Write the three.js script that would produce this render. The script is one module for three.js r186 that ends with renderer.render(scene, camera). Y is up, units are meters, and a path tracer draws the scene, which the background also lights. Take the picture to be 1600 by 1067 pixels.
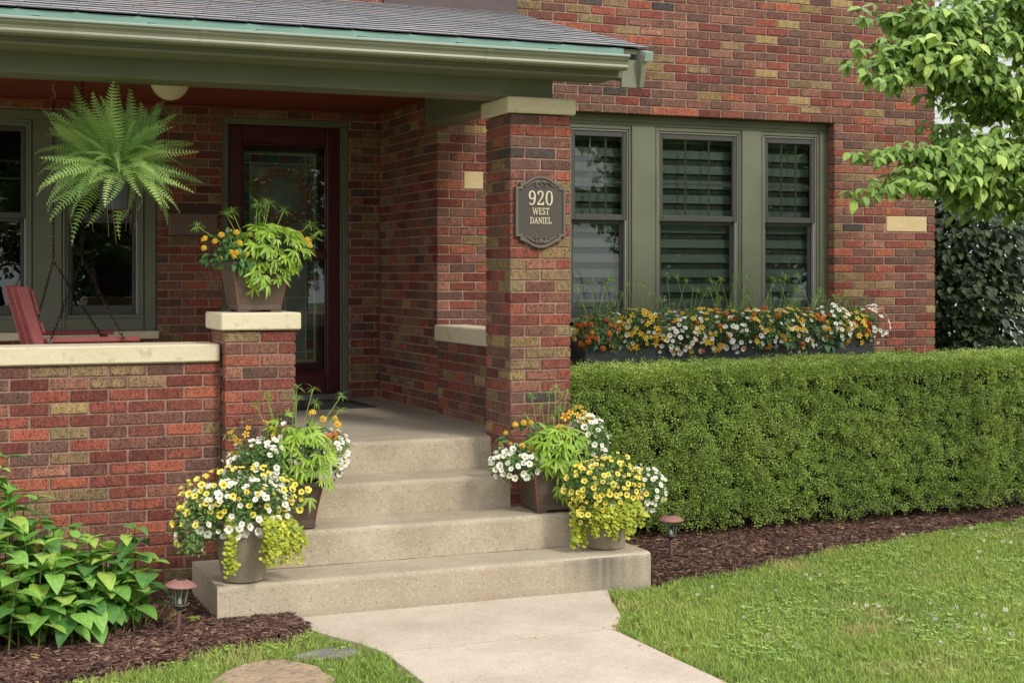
import * as THREE from 'three';
import { FontLoader } from 'three/addons/loaders/FontLoader.js';
import { TextGeometry } from 'three/addons/geometries/TextGeometry.js';

// ------------------------------------------------------------------ camera, sky, sun, exposure
const scene = new THREE.Scene();
const W = 1600, H = 1067;
const camera = new THREE.PerspectiveCamera(25.912, W / H, 0.1, 400);
camera.position.set(-3.829, 1.8, 8.3);
camera.rotation.y = -22.49 * Math.PI / 180;
camera.setViewOffset(W, H, 0, 103.5, W, H);
scene.add(camera);
{ // soft overcast sky, brighter overhead
  const w = 128, h = 64, d = new Float32Array(w * h * 4);
  for (let r = 0; r < h; r++) for (let c = 0; c < w; c++) {
    const up = ((r + 0.5) / h - 0.5) * Math.PI, s = Math.max(0, Math.sin(up));
    const b = 0.98 + 0.36 * s + 0.04 * Math.sin(c / w * Math.PI * 6 + s * 5) * (1 - s);
    d.set([b * 0.985, b, b * 1.03, 1], (r * w + c) * 4);
  }
  const sky = new THREE.DataTexture(d, w, h, THREE.RGBAFormat, THREE.FloatType);
  sky.mapping = THREE.EquirectangularReflectionMapping; sky.magFilter = THREE.LinearFilter; sky.needsUpdate = true;
  scene.background = sky; scene.environment = sky;
}
const sun = new THREE.DirectionalLight(0xfff5e8, 1.75);
sun.position.set(3.0, 8.8, 9.2); sun.target.position.set(-1, 1, 0);
sun.castShadow = true; sun.shadow.radius = 22; sun.shadow.mapSize.set(2048, 2048);
Object.assign(sun.shadow.camera, { left: -9, right: 9, top: 9, bottom: -9, near: 0.5, far: 40 });
scene.add(sun, sun.target);
const EXPOSURE = 1.32;

// ------------------------------------------------------------------ helpers
let seed = 20240611;
const rnd = () => { seed |= 0; seed = seed + 0x6D2B79F5 | 0; let t = Math.imul(seed ^ seed >>> 15, 1 | seed); t = t + Math.imul(t ^ t >>> 7, 61 | t) ^ t; return ((t ^ t >>> 14) >>> 0) / 4294967296; };
const rr = (a, b) => a + (b - a) * rnd();
const pick = (a) => a[Math.floor(rnd() * a.length) % a.length];
const gauss = () => (rnd() + rnd() + rnd() + rnd() - 2) * 0.866;
const V = (x, y, z) => new THREE.Vector3(x, y, z);
const hex = (h) => new THREE.Color(h);
const used = {};
function numbered(n) { const k = used[n] = (used[n] ?? -1) + 1; return k ? `${n}_${String(k).padStart(3, '0')}` : n; }
function sh(m) { m.castShadow = m.receiveShadow = true; return m; }
function tag(o, label, category, group, kind) { o.userData = { label, category }; if (group) o.userData.group = group; if (kind) o.userData.kind = kind; return o; }
function thing(name, label, category, pos = [0, 0, 0], group) {
  const o = new THREE.Group(); o.name = numbered(name); o.position.set(...pos); scene.add(o); return tag(o, label, category, group);
}
function part(name, geo, mat, parent, pos, rotY) {
  const m = sh(new THREE.Mesh(geo, mat)); m.name = name; if (pos) m.position.set(...pos); if (rotY) m.rotation.y = rotY; parent.add(m); return m;
}
function sub(name, parent, pos) { const o = new THREE.Group(); o.name = name; if (pos) o.position.set(...pos); parent.add(o); return o; }
function stuff(o) { o.userData.kind = 'stuff'; return o; }
function struct(o) { o.userData = { kind: 'structure' }; return o; }

class MB { // triangle collector
  constructor() { this.p = []; this.u = []; this.c = []; }
  tri(a, b, c, ua = [0, 0], ub = [1, 0], uc = [1, 1], ca, cb, cc) {
    this.p.push(...a, ...b, ...c); this.u.push(...ua, ...ub, ...uc); if (ca) this.c.push(...ca, ...(cb ?? ca), ...(cc ?? ca)); return this;
  }
  quad(a, b, c, d, ua = [0, 0], ub = [1, 0], uc = [1, 1], ud = [0, 1], ca, cb, cc, cd) {
    this.tri(a, b, c, ua, ub, uc, ca, cb, cc); return this.tri(a, c, d, ua, uc, ud, ca, cc, cd);
  }
  geo() {
    const g = new THREE.BufferGeometry();
    g.setAttribute('position', new THREE.Float32BufferAttribute(this.p, 3)); g.setAttribute('uv', new THREE.Float32BufferAttribute(this.u, 2));
    if (this.c.length) g.setAttribute('color', new THREE.Float32BufferAttribute(this.c, 3));
    g.computeVertexNormals(); return g;
  }
}
function flat(g) { return g.index ? g.toNonIndexed() : g; }
function merge(list) { // position, normal, uv (and colour when the first has it)
  const gs = list.map(flat), names = gs[0].attributes.color ? ['position', 'normal', 'uv', 'color'] : ['position', 'normal', 'uv'];
  const out = new THREE.BufferGeometry();
  for (const n of names) {
    const size = gs[0].attributes[n].itemSize, total = gs.reduce((s, g) => s + g.attributes[n].array.length, 0), a = new Float32Array(total);
    let k = 0; for (const g of gs) { a.set(g.attributes[n].array, k); k += g.attributes[n].array.length; }
    out.setAttribute(n, new THREE.BufferAttribute(a, size));
  }
  return out;
}
// box with chamfered edges, uv in metres of the face it lies on (or given by fn)
function cbox(w, h, d, ch = 0.004, fn, jit = 0) {
  const e = [w / 2, h / 2, d / 2], mb = new MB();
  const P = (a, s) => { const q = [0, 1, 2].map((k) => s[k] * (k === a ? e[k] : e[k] - ch)); return q; };
  const cache = {};
  const J = (a, s) => { const k = a + s.join(); return cache[k] ??= P(a, s).map((v) => v + (jit ? rr(-jit, jit) : 0)); };
  const out = (poly) => {
    const A = V(...poly[0]), n = V(...poly[1]).sub(A).cross(V(...poly[2]).sub(A)), c = poly.reduce((s, p) => s.add(V(...p)), V(0, 0, 0));
    if (n.dot(c) < 0) poly = [...poly].reverse();
    const ax = Math.abs(n.x) >= Math.abs(n.y) && Math.abs(n.x) >= Math.abs(n.z) ? 0 : Math.abs(n.y) >= Math.abs(n.z) ? 1 : 2;
    const N = n.normalize(), major = [Math.abs(N.x), Math.abs(N.y), Math.abs(N.z)][ax] ;
    const uv = (p) => { const q = ax === 0 ? [p[2], p[1]] : ax === 1 ? [p[0], p[2]] : [p[0], p[1]]; return fn ? fn(ax, q) : q; };
    for (let i = 1; i + 1 < poly.length; i++) mb.tri(poly[0], poly[i], poly[i + 1], uv(poly[0]), uv(poly[i]), uv(poly[i + 1]));
  };
  const S = [-1, 1];
  for (let a = 0; a < 3; a++) {
    const b = (a + 1) % 3, c = (a + 2) % 3;
    for (const s of S) { const mk = (x, y) => { const q = []; q[a] = s; q[b] = x; q[c] = y; return J(a, q); }; out([mk(-1, -1), mk(1, -1), mk(1, 1), mk(-1, 1)]); }
    for (const s of S) for (const t of S) { const mk = (f, x) => { const q = []; q[a] = s; q[b] = t; q[c] = x; return J(f, q); }; out([mk(a, -1), mk(a, 1), mk(b, 1), mk(b, -1)]); }
  }
  for (const x of S) for (const y of S) for (const z of S) { const q = [x, y, z]; out([J(0, q), J(1, q), J(2, q)]); }
  return mb.geo();
}
function box(x0, x1, y0, y1, z0, z1, ch = 0.003) { // box from corners, uv in metres
  const ox = (x0 + x1) / 2, oy = (y0 + y1) / 2, oz = (z0 + z1) / 2;
  const g = cbox(x1 - x0, y1 - y0, z1 - z0, Math.min(ch, (x1 - x0) / 3, (y1 - y0) / 3, (z1 - z0) / 3), (ax, q) => ax === 0 ? [q[0] + oz, q[1] + oy] : ax === 1 ? [q[0] + ox, q[1] + oz] : [q[0] + ox, q[1] + oy]);
  return g.translate(ox, oy, oz);
}
const ZAX = V(0, 0, 1), YAX = V(0, 1, 0);
function basis(pos, dir, up, s = 1, sx) { // matrix whose z looks along dir and y leans to up
  const z = dir.clone().normalize(), x = up.clone().cross(z); if (x.lengthSq() < 1e-8) x.set(1, 0, 0).cross(z); x.normalize(); const y = z.clone().cross(x);
  const m = new THREE.Matrix4().makeBasis(x.multiplyScalar(sx ?? s), y.multiplyScalar(s), z.multiplyScalar(s)); m.setPosition(pos); return m;
}
function place(name, geo, mat, parent, matrix) { const m = sh(new THREE.Mesh(geo, mat)); m.name = name; matrix.decompose(m.position, m.quaternion, m.scale); parent.add(m); return m; }
function scatter(name, geo, mat, mats, cols, parent) { // one InstancedMesh of stuff
  const im = sh(new THREE.InstancedMesh(geo, mat, mats.length)); im.name = name;
  mats.forEach((m, i) => { im.setMatrixAt(i, m); if (cols) im.setColorAt(i, cols[i]); });
  parent.add(im); return stuff(im);
}
function tube(pts, r, seg = 12, rad = 6) { return new THREE.TubeGeometry(new THREE.CatmullRomCurve3(pts.map((p) => p.isVector3 ? p : V(...p))), seg, r, rad); }
function taper(pts, r0, r1, seg = 10, rad = 6) { // tapered limb
  const c = new THREE.CatmullRomCurve3(pts.map((p) => p.isVector3 ? p : V(...p))), fr = c.computeFrenetFrames(seg), mb = new MB(), ring = [];
  for (let i = 0; i <= seg; i++) { const p = c.getPointAt(i / seg), r = r0 + (r1 - r0) * i / seg, R = []; for (let k = 0; k < rad; k++) { const a = k / rad * Math.PI * 2; R.push(p.clone().addScaledVector(fr.normals[i], Math.cos(a) * r).addScaledVector(fr.binormals[i], Math.sin(a) * r).toArray()); } ring.push(R); }
  for (let i = 0; i < seg; i++) for (let k = 0; k < rad; k++) { const j = (k + 1) % rad; mb.quad(ring[i][k], ring[i][j], ring[i + 1][j], ring[i + 1][k], [k / rad, i / seg], [(k + 1) / rad, i / seg], [(k + 1) / rad, (i + 1) / seg], [k / rad, (i + 1) / seg]); }
  return mb.geo();
}

// ------------------------------------------------------------------ textures
const perm = (() => { const a = new Float32Array(65536); for (let i = 0; i < 65536; i++) a[i] = rnd(); return a; })();
const lat = (x, y, p, s) => perm[(((x % p) + p) % p) * 131 + (((y % p) + p) % p) * 7919 + s * 1013 & 65535];
function vn(x, y, p, s = 0) { const i = Math.floor(x), j = Math.floor(y), f = x - i, g = y - j, u = f * f * (3 - 2 * f), v = g * g * (3 - 2 * g); return (lat(i, j, p, s) * (1 - u) + lat(i + 1, j, p, s) * u) * (1 - v) + (lat(i, j + 1, p, s) * (1 - u) + lat(i + 1, j + 1, p, s) * u) * v; }
function fbm(x, y, p, o = 4, s = 0) { let a = 0.5, t = 0, n = 0; for (let k = 0; k < o; k++) { t += a * vn(x, y, p, s + k * 3); n += a; x *= 2; y *= 2; p *= 2; a *= 0.5; } return t / n; }
function tex(w, h, fn, srgb = true, repeat = 1) { // fn(u, v) -> [r,g,b] 0..1 display values
  const d = new Uint8Array(w * h * 4);
  for (let y = 0; y < h; y++) for (let x = 0; x < w; x++) { const c = fn((x + 0.5) / w, (y + 0.5) / h, x, y), k = (y * w + x) * 4; for (let i = 0; i < 3; i++) d[k + i] = Math.max(0, Math.min(255, (c.length ? c[i] : c) * 255)); d[k + 3] = 255; }
  const t = new THREE.DataTexture(d, w, h); t.wrapS = t.wrapT = THREE.RepeatWrapping; t.magFilter = THREE.LinearFilter; if (srgb) t.colorSpace = THREE.SRGBColorSpace; t.repeat.set(repeat, repeat); t.needsUpdate = true; return t;
}
const mixc = (a, b, t) => a.map((v, i) => v + (b[i] - v) * t);
const rgb = (r, g, b) => [r / 255, g / 255, b / 255];
const std = (o) => new THREE.MeshStandardMaterial(o);

// brick faces: an atlas of 8 x 24 fired faces, each with its own clay, wire-cut lines and flashing
const CW = 8, CH = 24, NCELL = CW * CH;
const CLAYS = [[rgb(145, 82, 61), 18], [rgb(127, 69, 56), 30], [rgb(112, 58, 48), 20], [rgb(116, 77, 64), 38], [rgb(103, 75, 64), 26], [rgb(128, 86, 71), 28], [rgb(130, 108, 77), 21], [rgb(146, 121, 80), 9], [rgb(68, 61, 58), 10], [rgb(100, 86, 68), 14]];
const cellClay = []; CLAYS.forEach(([c, n], i) => { for (let k = 0; k < n; k++) cellClay.push(i); });
while (cellClay.length < NCELL) cellClay.push(3);
for (let i = NCELL - 1; i > 0; i--) { const j = Math.floor(rnd() * (i + 1)); [cellClay[i], cellClay[j]] = [cellClay[j], cellClay[i]]; }
const cellInfo = cellClay.slice(0, NCELL).map((k) => ({ c: ((f) => CLAYS[k][0].map((v) => v * f * rr(0.98, 1.02)))(rr(0.88, 1.12)), s: Math.floor(rr(0, 900)), flash: rnd() < 0.22, alt: pick(CLAYS)[0], mott: rr(0.1, 0.4), rows: rr(38, 60) }));
const brickH = new Float32Array(1024 * 1032);
const brickMap = tex(1024, 1032, (u, v, x, y) => {
  const cx = Math.floor(x / 128), cy = Math.floor(y / 43), I = cellInfo[cy * CW + cx], a = (x % 128) / 128, b = (y % 43) / 43;
  const n1 = fbm(a * 6 + cx * 9, b * 2 + cy * 5, 512, 4, I.s % 40), n2 = perm[(x * 37 + y * 911 + I.s) & 65535], n3 = vn(a * I.rows, b * 2.5 + cy * 7, 997, 5), n4 = vn(a * 44 + cx * 77, b * 15 + cy * 31, 999, 9);
  let c = I.c;
  if (I.flash) { const edge = Math.min(a, 1 - a, Math.min(b, 1 - b) * 0.45) * 9 + (n1 - 0.5) * 1.6; c = mixc(mixc(rgb(96, 70, 64), I.c, 0.25), I.c.map((t) => t * 1.08), Math.max(0, Math.min(1, edge))); }
  c = mixc(c, I.alt, Math.max(0, (n1 - 0.52) * 2.2) * I.mott);
  const line = (n3 - 0.5) * 0.34, pit = n4 > 0.62 ? (n4 - 0.62) * 1.7 : 0, k = 1.04 + line * 0.9 + (n2 - 0.5) * 0.4 + (n1 - 0.5) * 0.3 - pit;
  brickH[y * 1024 + x] = 0.5 + line * 0.9 + (n2 - 0.5) * 0.35 - pit * 1.2 + (n1 - 0.5) * 0.4;
  return c.map((t) => t * k);
});
const brickBump = tex(1024, 1032, (u, v, x, y) => brickH[y * 1024 + x], false);
const M = {};
M.brick = std({ map: brickMap, bumpMap: brickBump, bumpScale: 0.0035, roughness: 0.92 });
const mortarBump = tex(256, 256, (u, v) => fbm(u * 24, v * 24, 24, 4, 2), false, 4);
M.mortarPale = std({ map: tex(256, 256, (u, v) => { const n = fbm(u * 5, v * 5, 5, 5, 1), m = fbm(u * 40, v * 40, 40, 2, 7); return mixc(rgb(144, 115, 99), rgb(184, 156, 137), n * 0.9 + (m - 0.5) * 0.7); }, true, 1), bumpMap: mortarBump, bumpScale: 0.004, roughness: 0.95 });
M.mortar = std({ map: tex(256, 256, (u, v) => { const n = fbm(u * 5, v * 5, 5, 5, 1), m = fbm(u * 40, v * 40, 40, 2, 7); return mixc(rgb(136, 104, 92), rgb(176, 145, 128), n * 0.9 + (m - 0.5) * 0.7); }, true, 1), bumpMap: mortarBump, bumpScale: 0.004, roughness: 0.95 });
const concreteBump = tex(512, 512, (u, v) => 0.5 * fbm(u * 60, v * 60, 60, 3, 3) + 0.5 * vn(u * 220, v * 220, 220, 4), false, 1.4);
const concrete = (a, b, dark, light, k, rep = 0.9, stain) => { const t = tex(1024, 1024, (u, v, x, y) => {
  const n = fbm(u * 4, v * 4, 4, 5, k), m = fbm(u * 30, v * 30, 30, 2, k + 4), f = 0.9 / rep, g = vn(u * 190 * f, v * 190 * f, Math.round(190 * f), k + 1), g2 = vn(u * 130 * f + 7, v * 130 * f, Math.round(130 * f), k + 2);
  let c = mixc(a, b, Math.max(0, Math.min(1, (n - 0.5) * 2 + 0.5 + (m - 0.5) * 0.5)));
  if (g > 0.74) c = mixc(c, dark, (g - 0.74) * 1.9); if (g2 > 0.78) c = mixc(c, light, (g2 - 0.78) * 2.0);
  if (stain) { const s = stain(u, v, n, m); if (s > 0) c = mixc(c, rgb(84, 80, 70), Math.min(0.75, s)); }
  return c.map((t) => t * (1 + (perm[x * 53 + y * 1999 & 65535] - 0.5) * 0.12));
}, true, 1); t.repeat.set(rep, rep); return t; };
const stepTones = [rgb(166, 153, 132), rgb(190, 177, 155), rgb(92, 83, 70), rgb(224, 214, 196)];
M.step = std({ map: concrete(...stepTones, 1), bumpMap: concreteBump, bumpScale: 0.003, roughness: 0.93 });
// the lowest riser carries old water stains towards its right end and a dirty foot
M.stepLow = std({ map: concrete(...stepTones, 61, 0.38, (u, v, n, m) => { const x = (u > 0.5 ? u - 1 : u) / 0.38, y = (v - 1) / 0.38 + 0.66; if (y < -0.06 || y > 0.19) return 0; const run = Math.max(0, 1 - Math.abs(x + 0.1) / 0.42), st = vn(u * 110, v * 6, 110, 65); return run * (0.15 + 0.55 * st + (n - 0.5) * 1.6) * (0.5 + y * 2.4) + Math.max(0, 0.05 - y) * 5 * m; }), bumpMap: concreteBump, bumpScale: 0.003, roughness: 0.93 });
M.path = std({ map: concrete(rgb(178, 163, 145), rgb(196, 182, 165), rgb(122, 108, 94), rgb(228, 218, 204), 21), bumpMap: concreteBump, bumpScale: 0.0025, roughness: 0.93 });
M.floor = std({ map: concrete(rgb(166, 156, 138), rgb(184, 174, 156), rgb(130, 118, 98), rgb(190, 180, 158), 41), bumpMap: concreteBump, bumpScale: 0.001, roughness: 0.8 });
const wornBump = tex(256, 256, (u, v) => fbm(u * 14, v * 14, 14, 5, 12), false, 2.5);
M.stone = std({ map: tex(512, 512, (u, v) => { const n = fbm(u * 4, v * 8, 8, 5, 15), m = fbm(u * 24, v * 24, 24, 3, 18); let c = mixc(rgb(206, 193, 163), rgb(219, 207, 178), n); if (m > 0.7) c = mixc(c, rgb(150, 134, 104), (m - 0.66) * 1.6); return c; }), bumpMap: wornBump, bumpScale: 0.0025, roughness: 0.85 });
M.lime = std({ map: tex(256, 256, (u, v) => mixc(rgb(190, 166, 124), rgb(210, 187, 146), fbm(u * 5, v * 9, 5, 5, 31))), bumpMap: wornBump, bumpScale: 0.003, roughness: 0.9 });
const paintMap = (a, b, k) => tex(256, 256, (u, v) => mixc(a, b, fbm(u * 3, v * 6, 6, 5, k)), true, 1);
M.trim = std({ map: paintMap(rgb(94, 98, 80), rgb(116, 118, 99), 51), roughness: 0.5 });
M.gutter = std({ map: paintMap(rgb(110, 113, 93), rgb(132, 133, 113), 52), roughness: 0.4 });
M.lip = std({ color: hex('#8f9a8e'), roughness: 0.35 });
M.fascia = std({ map: paintMap(rgb(104, 106, 84), rgb(118, 119, 97), 53), roughness: 0.6 });
M.mint = std({ map: paintMap(rgb(104, 142, 128), rgb(124, 162, 148), 54), roughness: 0.5 });
M.sash = std({ color: hex('#474742'), roughness: 0.45 });
M.sashLight = std({ color: hex('#77776c'), roughness: 0.45 });
M.track = std({ color: hex('#9b9a98'), roughness: 0.5 });
M.door = std({ map: paintMap(rgb(70, 22, 30), rgb(82, 27, 36), 55), roughness: 0.35 });
M.bronze = std({ map: paintMap(rgb(96, 78, 68), rgb(116, 96, 84), 56), roughness: 0.5, metalness: 0.1 });
M.flash = std({ map: paintMap(rgb(70, 60, 62), rgb(96, 82, 80), 57), roughness: 0.55, metalness: 0.2 });
M.ceiling = std({ map: tex(512, 128, (u, v) => mixc(rgb(100, 38, 24), rgb(146, 64, 40), fbm(u * 4, v * 30, 32, 4, 61)), true, 1), roughness: 0.5 });
M.swing = std({ map: tex(256, 128, (u, v) => mixc(rgb(150, 76, 76), rgb(172, 94, 92), fbm(u * 4, v * 24, 32, 4, 62)), true, 2), roughness: 0.6 });
M.chain = std({ color: hex('#9a7360'), roughness: 0.6, metalness: 0.5 });
M.dark = std({ color: hex('#0f0e0d'), roughness: 1 });
M.room = std({ color: hex('#2a2824'), roughness: 1 });
M.rubber = std({ map: tex(256, 256, (u, v) => mixc(rgb(44, 44, 44), rgb(84, 82, 78), Math.pow(fbm(u * 16, v * 16, 16, 4, 63), 2))), bumpMap: mortarBump, bumpScale: 0.01, roughness: 0.8 });
M.glass = new THREE.MeshPhysicalMaterial({ color: 0xeef2ee, transmission: 1, thickness: 0, roughness: 0.01, ior: 1.5 });
M.lampglass = std({ color: hex('#d8cfae'), roughness: 0.35 });
const granule = tex(256, 256, (u, v, x, y) => 0.75 + 0.4 * perm[x * 71 + y * 1289 & 65535] + (fbm(u * 8, v * 8, 8, 3, 71) - 0.5) * 0.4, true, 2);
M.shingles = ['#9b9a9c', '#a5a3a1', '#8e8f94', '#a39d9b', '#959b9d'].map((c) => std({ color: hex(c), map: granule, bumpMap: concreteBump, bumpScale: 0.002, roughness: 0.95 }));
M.soil = std({ map: tex(256, 256, (u, v) => mixc(rgb(44, 30, 24), rgb(70, 50, 40), fbm(u * 20, v * 20, 20, 4, 81)), true, 2), roughness: 1 });
M.potSquare = std({ map: tex(256, 256, (u, v) => mixc(rgb(80, 66, 56), rgb(98, 82, 72), fbm(u * 4, v * 40, 40, 4, 82)), true, 1), roughness: 0.55 });
M.copper = std({ color: hex('#8a5742'), roughness: 0.5, metalness: 0.3 });
M.potRound = std({ map: tex(256, 256, (u, v, x, y) => mixc(rgb(130, 121, 103), rgb(154, 143, 122), fbm(u * 5, v * 5, 5, 3, 83)).map((t) => t * (0.86 + 0.3 * perm[x * 91 + y * 1777 & 65535])), true, 2), bumpMap: concreteBump, bumpScale: 0.002, roughness: 0.9 });
M.potBlack = std({ color: hex('#333338'), roughness: 0.4 });
M.boxGray = std({ color: hex('#3a3e3e'), roughness: 0.55 });
M.bark = std({ map: tex(128, 256, (u, v) => mixc(rgb(70, 56, 44), rgb(112, 96, 78), fbm(u * 12, v * 8, 16, 4, 91))), bumpMap: mortarBump, bumpScale: 0.01, roughness: 0.95 });
M.stem = std({ color: hex('#5d6b34'), roughness: 0.8 });
M.drystem = std({ color: hex('#8a7350'), roughness: 0.9 });
// leaf with veins: u across, v along
const leafTex = (base, vein, n, k) => tex(128, 256, (u, v) => {
  const a = Math.abs(u - 0.5) * 2, side = u < 0.5 ? 0 : 0.5 / n, q = ((v - a * 0.22) * n + side * n * 0.5) % 1, w = Math.abs(((q + 1) % 1) - 0.5) * 2;
  const rib = Math.max(0, 1 - a * 22), lat2 = w > 0.86 ? (w - 0.86) / 0.14 * (1 - a * 0.6) : 0, nn = fbm(u * 10, v * 18, 32, 3, k);
  return mixc(base.map((t) => t * (0.84 + 0.32 * nn)), vein, Math.max(rib * 0.8, lat2 * 0.35));
});
const leafBump = tex(128, 256, (u, v) => { const a = Math.abs(u - 0.5) * 2, q = ((v - a * 0.22) * 8) % 1, w = Math.abs(((q + 1) % 1) - 0.5) * 2; return 0.7 - Math.max(0, 1 - a * 14) * 0.6 - (w > 0.8 ? (w - 0.8) * 1.6 : 0); }, false);
const leafMat = (base, vein, n, k, o = {}) => new THREE.MeshPhysicalMaterial({ map: leafTex(base, vein, n, k), bumpMap: leafBump, bumpScale: 0.0015, roughness: 0.55, transmission: 0.3, thickness: 0, side: THREE.DoubleSide, ...o });
const plainLeaf = (c, o = {}) => new THREE.MeshPhysicalMaterial({ color: c, roughness: 0.6, transmission: 0.3, thickness: 0, side: THREE.DoubleSide, ...o });

// leaf blade: root at the origin, running along +z, upper side +y
function leaf(len, wid, { fold = 0.25, curl = 0.3, seg = 5, tip = 1, wave = 0, belly = 0.42 } = {}) {
  const mb = new MB(), L = [], C = [], R = [];
  for (let i = 0; i <= seg; i++) {
    const t = i / seg, w = wid * 0.5 * Math.pow(Math.sin(Math.PI * Math.pow(t, Math.log(0.5) / Math.log(belly))), 0.85) * (i === seg || i === 0 ? 0 : 1);
    const y = -curl * len * t * t, z = len * (t - 0.25 * curl * curl * t * t * t), wy = w * fold + (wave ? wave * len * Math.sin(t * 11) : 0);
    C.push([0, y, z]); L.push([-w, y + wy, z]); R.push([w, y + wy * (wave ? 0.6 : 1), z]);
  }
  for (let i = 0; i < seg; i++) {
    const a = i / seg, b = (i + 1) / seg;
    if (i === 0) { mb.tri(C[0], C[1], L[1], [0.5, 0], [0.5, b], [0, b]); mb.tri(C[0], R[1], C[1], [0.5, 0], [1, b], [0.5, b]); }
    else if (i === seg - 1) { mb.tri(L[i], C[i], C[seg], [0, a], [0.5, a], [0.5, 1]); mb.tri(C[i], R[i], C[seg], [0.5, a], [1, a], [0.5, 1]); }
    else { mb.quad(L[i], C[i], C[i + 1], L[i + 1], [0, a], [0.5, a], [0.5, b], [0, b]); mb.quad(C[i], R[i], R[i + 1], C[i + 1], [0.5, a], [1, a], [1, b], [0.5, b]); }
  }
  return mb.geo();
}

// ------------------------------------------------------------------ brickwork
const BL = 0.197, BJ = 0.0105, BH = 0.0572, BC = 0.0677, BD = 0.0932, HALF = BD + BJ;
const brickCache = {};
function brickGeo(len, cell, h = BH) {
  len = Math.round(len * 200) / 200; const key = len + '_' + cell + '_' + h;
  if (brickCache[key]) return brickCache[key];
  const cx = cell % CW, cy = Math.floor(cell / CW), U = (a) => (cx * 128 + 3 + 122 * Math.max(0, Math.min(1, a))) / 1024, Vv = (b) => (cy * 43 + 2 + 39 * Math.max(0, Math.min(1, b))) / 1032;
  return brickCache[key] = cbox(len, h, BD, 0.0028, (ax, q) => ax === 0 ? [U(q[0] / BL + 0.4), Vv(q[1] / h + 0.5)] : ax === 1 ? [U(q[0] / BL + 0.5), Vv(q[1] / BD + 0.5)] : [U(q[0] / BL + 0.5), Vv(q[1] / h + 0.5)], 0.0011);
}
// lay one wall face; returns a list of brick places
// face: 'f' looks to +z, 'b' to -z, 'l' to -x, 'r' to +x; (s runs along +x, or along -z from the front corner)
function lay({ face, x, z, len, top, rows, own = () => [0, 0], holes = [], skip }) {
  const out = [];
  for (let r = 0; r < rows; r++) {
    const y1 = top - r * BC, y0 = y1 - BH, yc = (y0 + y1) / 2, [a, b] = own(r), S0 = a ? 0 : own.corner0 ? HALF : 0, S1 = b ? len : own.corner1 ? len - HALF : len;
    let s = S0 - (own.corner0 ? 0 : r % 2 ? HALF : 0);
    for (; s < S1 - 0.012; s += BL + BJ) {
      let segs = [[Math.max(s, S0), Math.min(s + BL, S1)]];
      for (const [h0, h1, g0, g1] of holes) if (yc > g0 && yc < g1) segs = segs.flatMap(([p, q]) => q <= h0 || p >= h1 ? [[p, q]] : [[p, Math.min(q, h0)], [Math.max(p, h1), q]]);
      for (const [p, q] of segs) if (q - p > 0.018) {
        const m = (p + q) / 2, j = rr(-0.0012, 0.0016), d = BD / 2 - j;
        const pos = face === 'f' ? [x + m, yc, z - d] : face === 'b' ? [x + m, yc, z + d] : face === 'l' ? [x + d, yc, z - m] : [x - d, yc, z - m];
        if (skip && skip(pos, face)) continue;
        out.push({ len: q - p, pos, face, rot: face === 'l' || face === 'r' ? Math.PI / 2 : 0, cell: Math.floor(rnd() * NCELL) });
      }
    }
  }
  return out;
}
const ownRule = (fn, c0, c1) => Object.assign(fn, { corner0: c0, corner1: c1 });
function brickMesh(b, parent) { const m = part('brick', brickGeo(b.len, b.cell), M.brick, parent, b.pos, b.rot + rr(-0.003, 0.003)); m.rotation.z = rr(-0.003, 0.003); return m; }
function brickStuff(list, parent, name = 'brickwork') {
  const m = new THREE.Matrix4(), q = new THREE.Quaternion();
  return stuff(part(name, merge(list.map((b) => flat(brickGeo(b.len, b.cell)).clone().applyMatrix4(m.compose(V(...b.pos), q.setFromEuler(new THREE.Euler(0, b.rot, rr(-0.003, 0.003))), V(1, 1, 1))))), M.brick, parent));
}
const pv = new THREE.Vector3(), camQ = new THREE.Matrix4();
camera.updateMatrixWorld(); camQ.copy(camera.matrixWorld).invert();
function toPixel(p) { pv.set(...p).applyMatrix4(camQ); const d = -pv.z; return [800 + 2319 * pv.x / d, 430 - 2319 * pv.y / d, d]; }
// mortar slab behind a face, with openings
function mortarStrips(face, x, z, len, y0, y1, holes, depth = 0.2, set = 0.008) {
  const xs = [...new Set([0, len, ...holes.flatMap((h) => [h[0] - 0.004, h[1] + 0.004])])].filter((v) => v >= 0 && v <= len).sort((a, b) => a - b), out = [];
  for (let i = 0; i + 1 < xs.length; i++) {
    const m = (xs[i] + xs[i + 1]) / 2, hs = holes.filter((h) => m > h[0] - 0.004 && m < h[1] + 0.004).sort((a, b) => a[2] - b[2]);
    let y = y0; const add = (a, b) => { if (b - a > 0.01) out.push(face === 'f' ? box(x + xs[i], x + xs[i + 1], a, b, z - set - depth, z - set, 0) : face === 'l' ? box(x + set, x + set + depth, a, b, z - xs[i + 1], z - xs[i], 0) : box(x - set - depth, x - set, a, b, z - xs[i + 1], z - xs[i], 0)); };
    for (const h of hs) { add(y, h[2]); y = h[3]; } add(y, y1);
  }
  return out;
}

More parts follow.
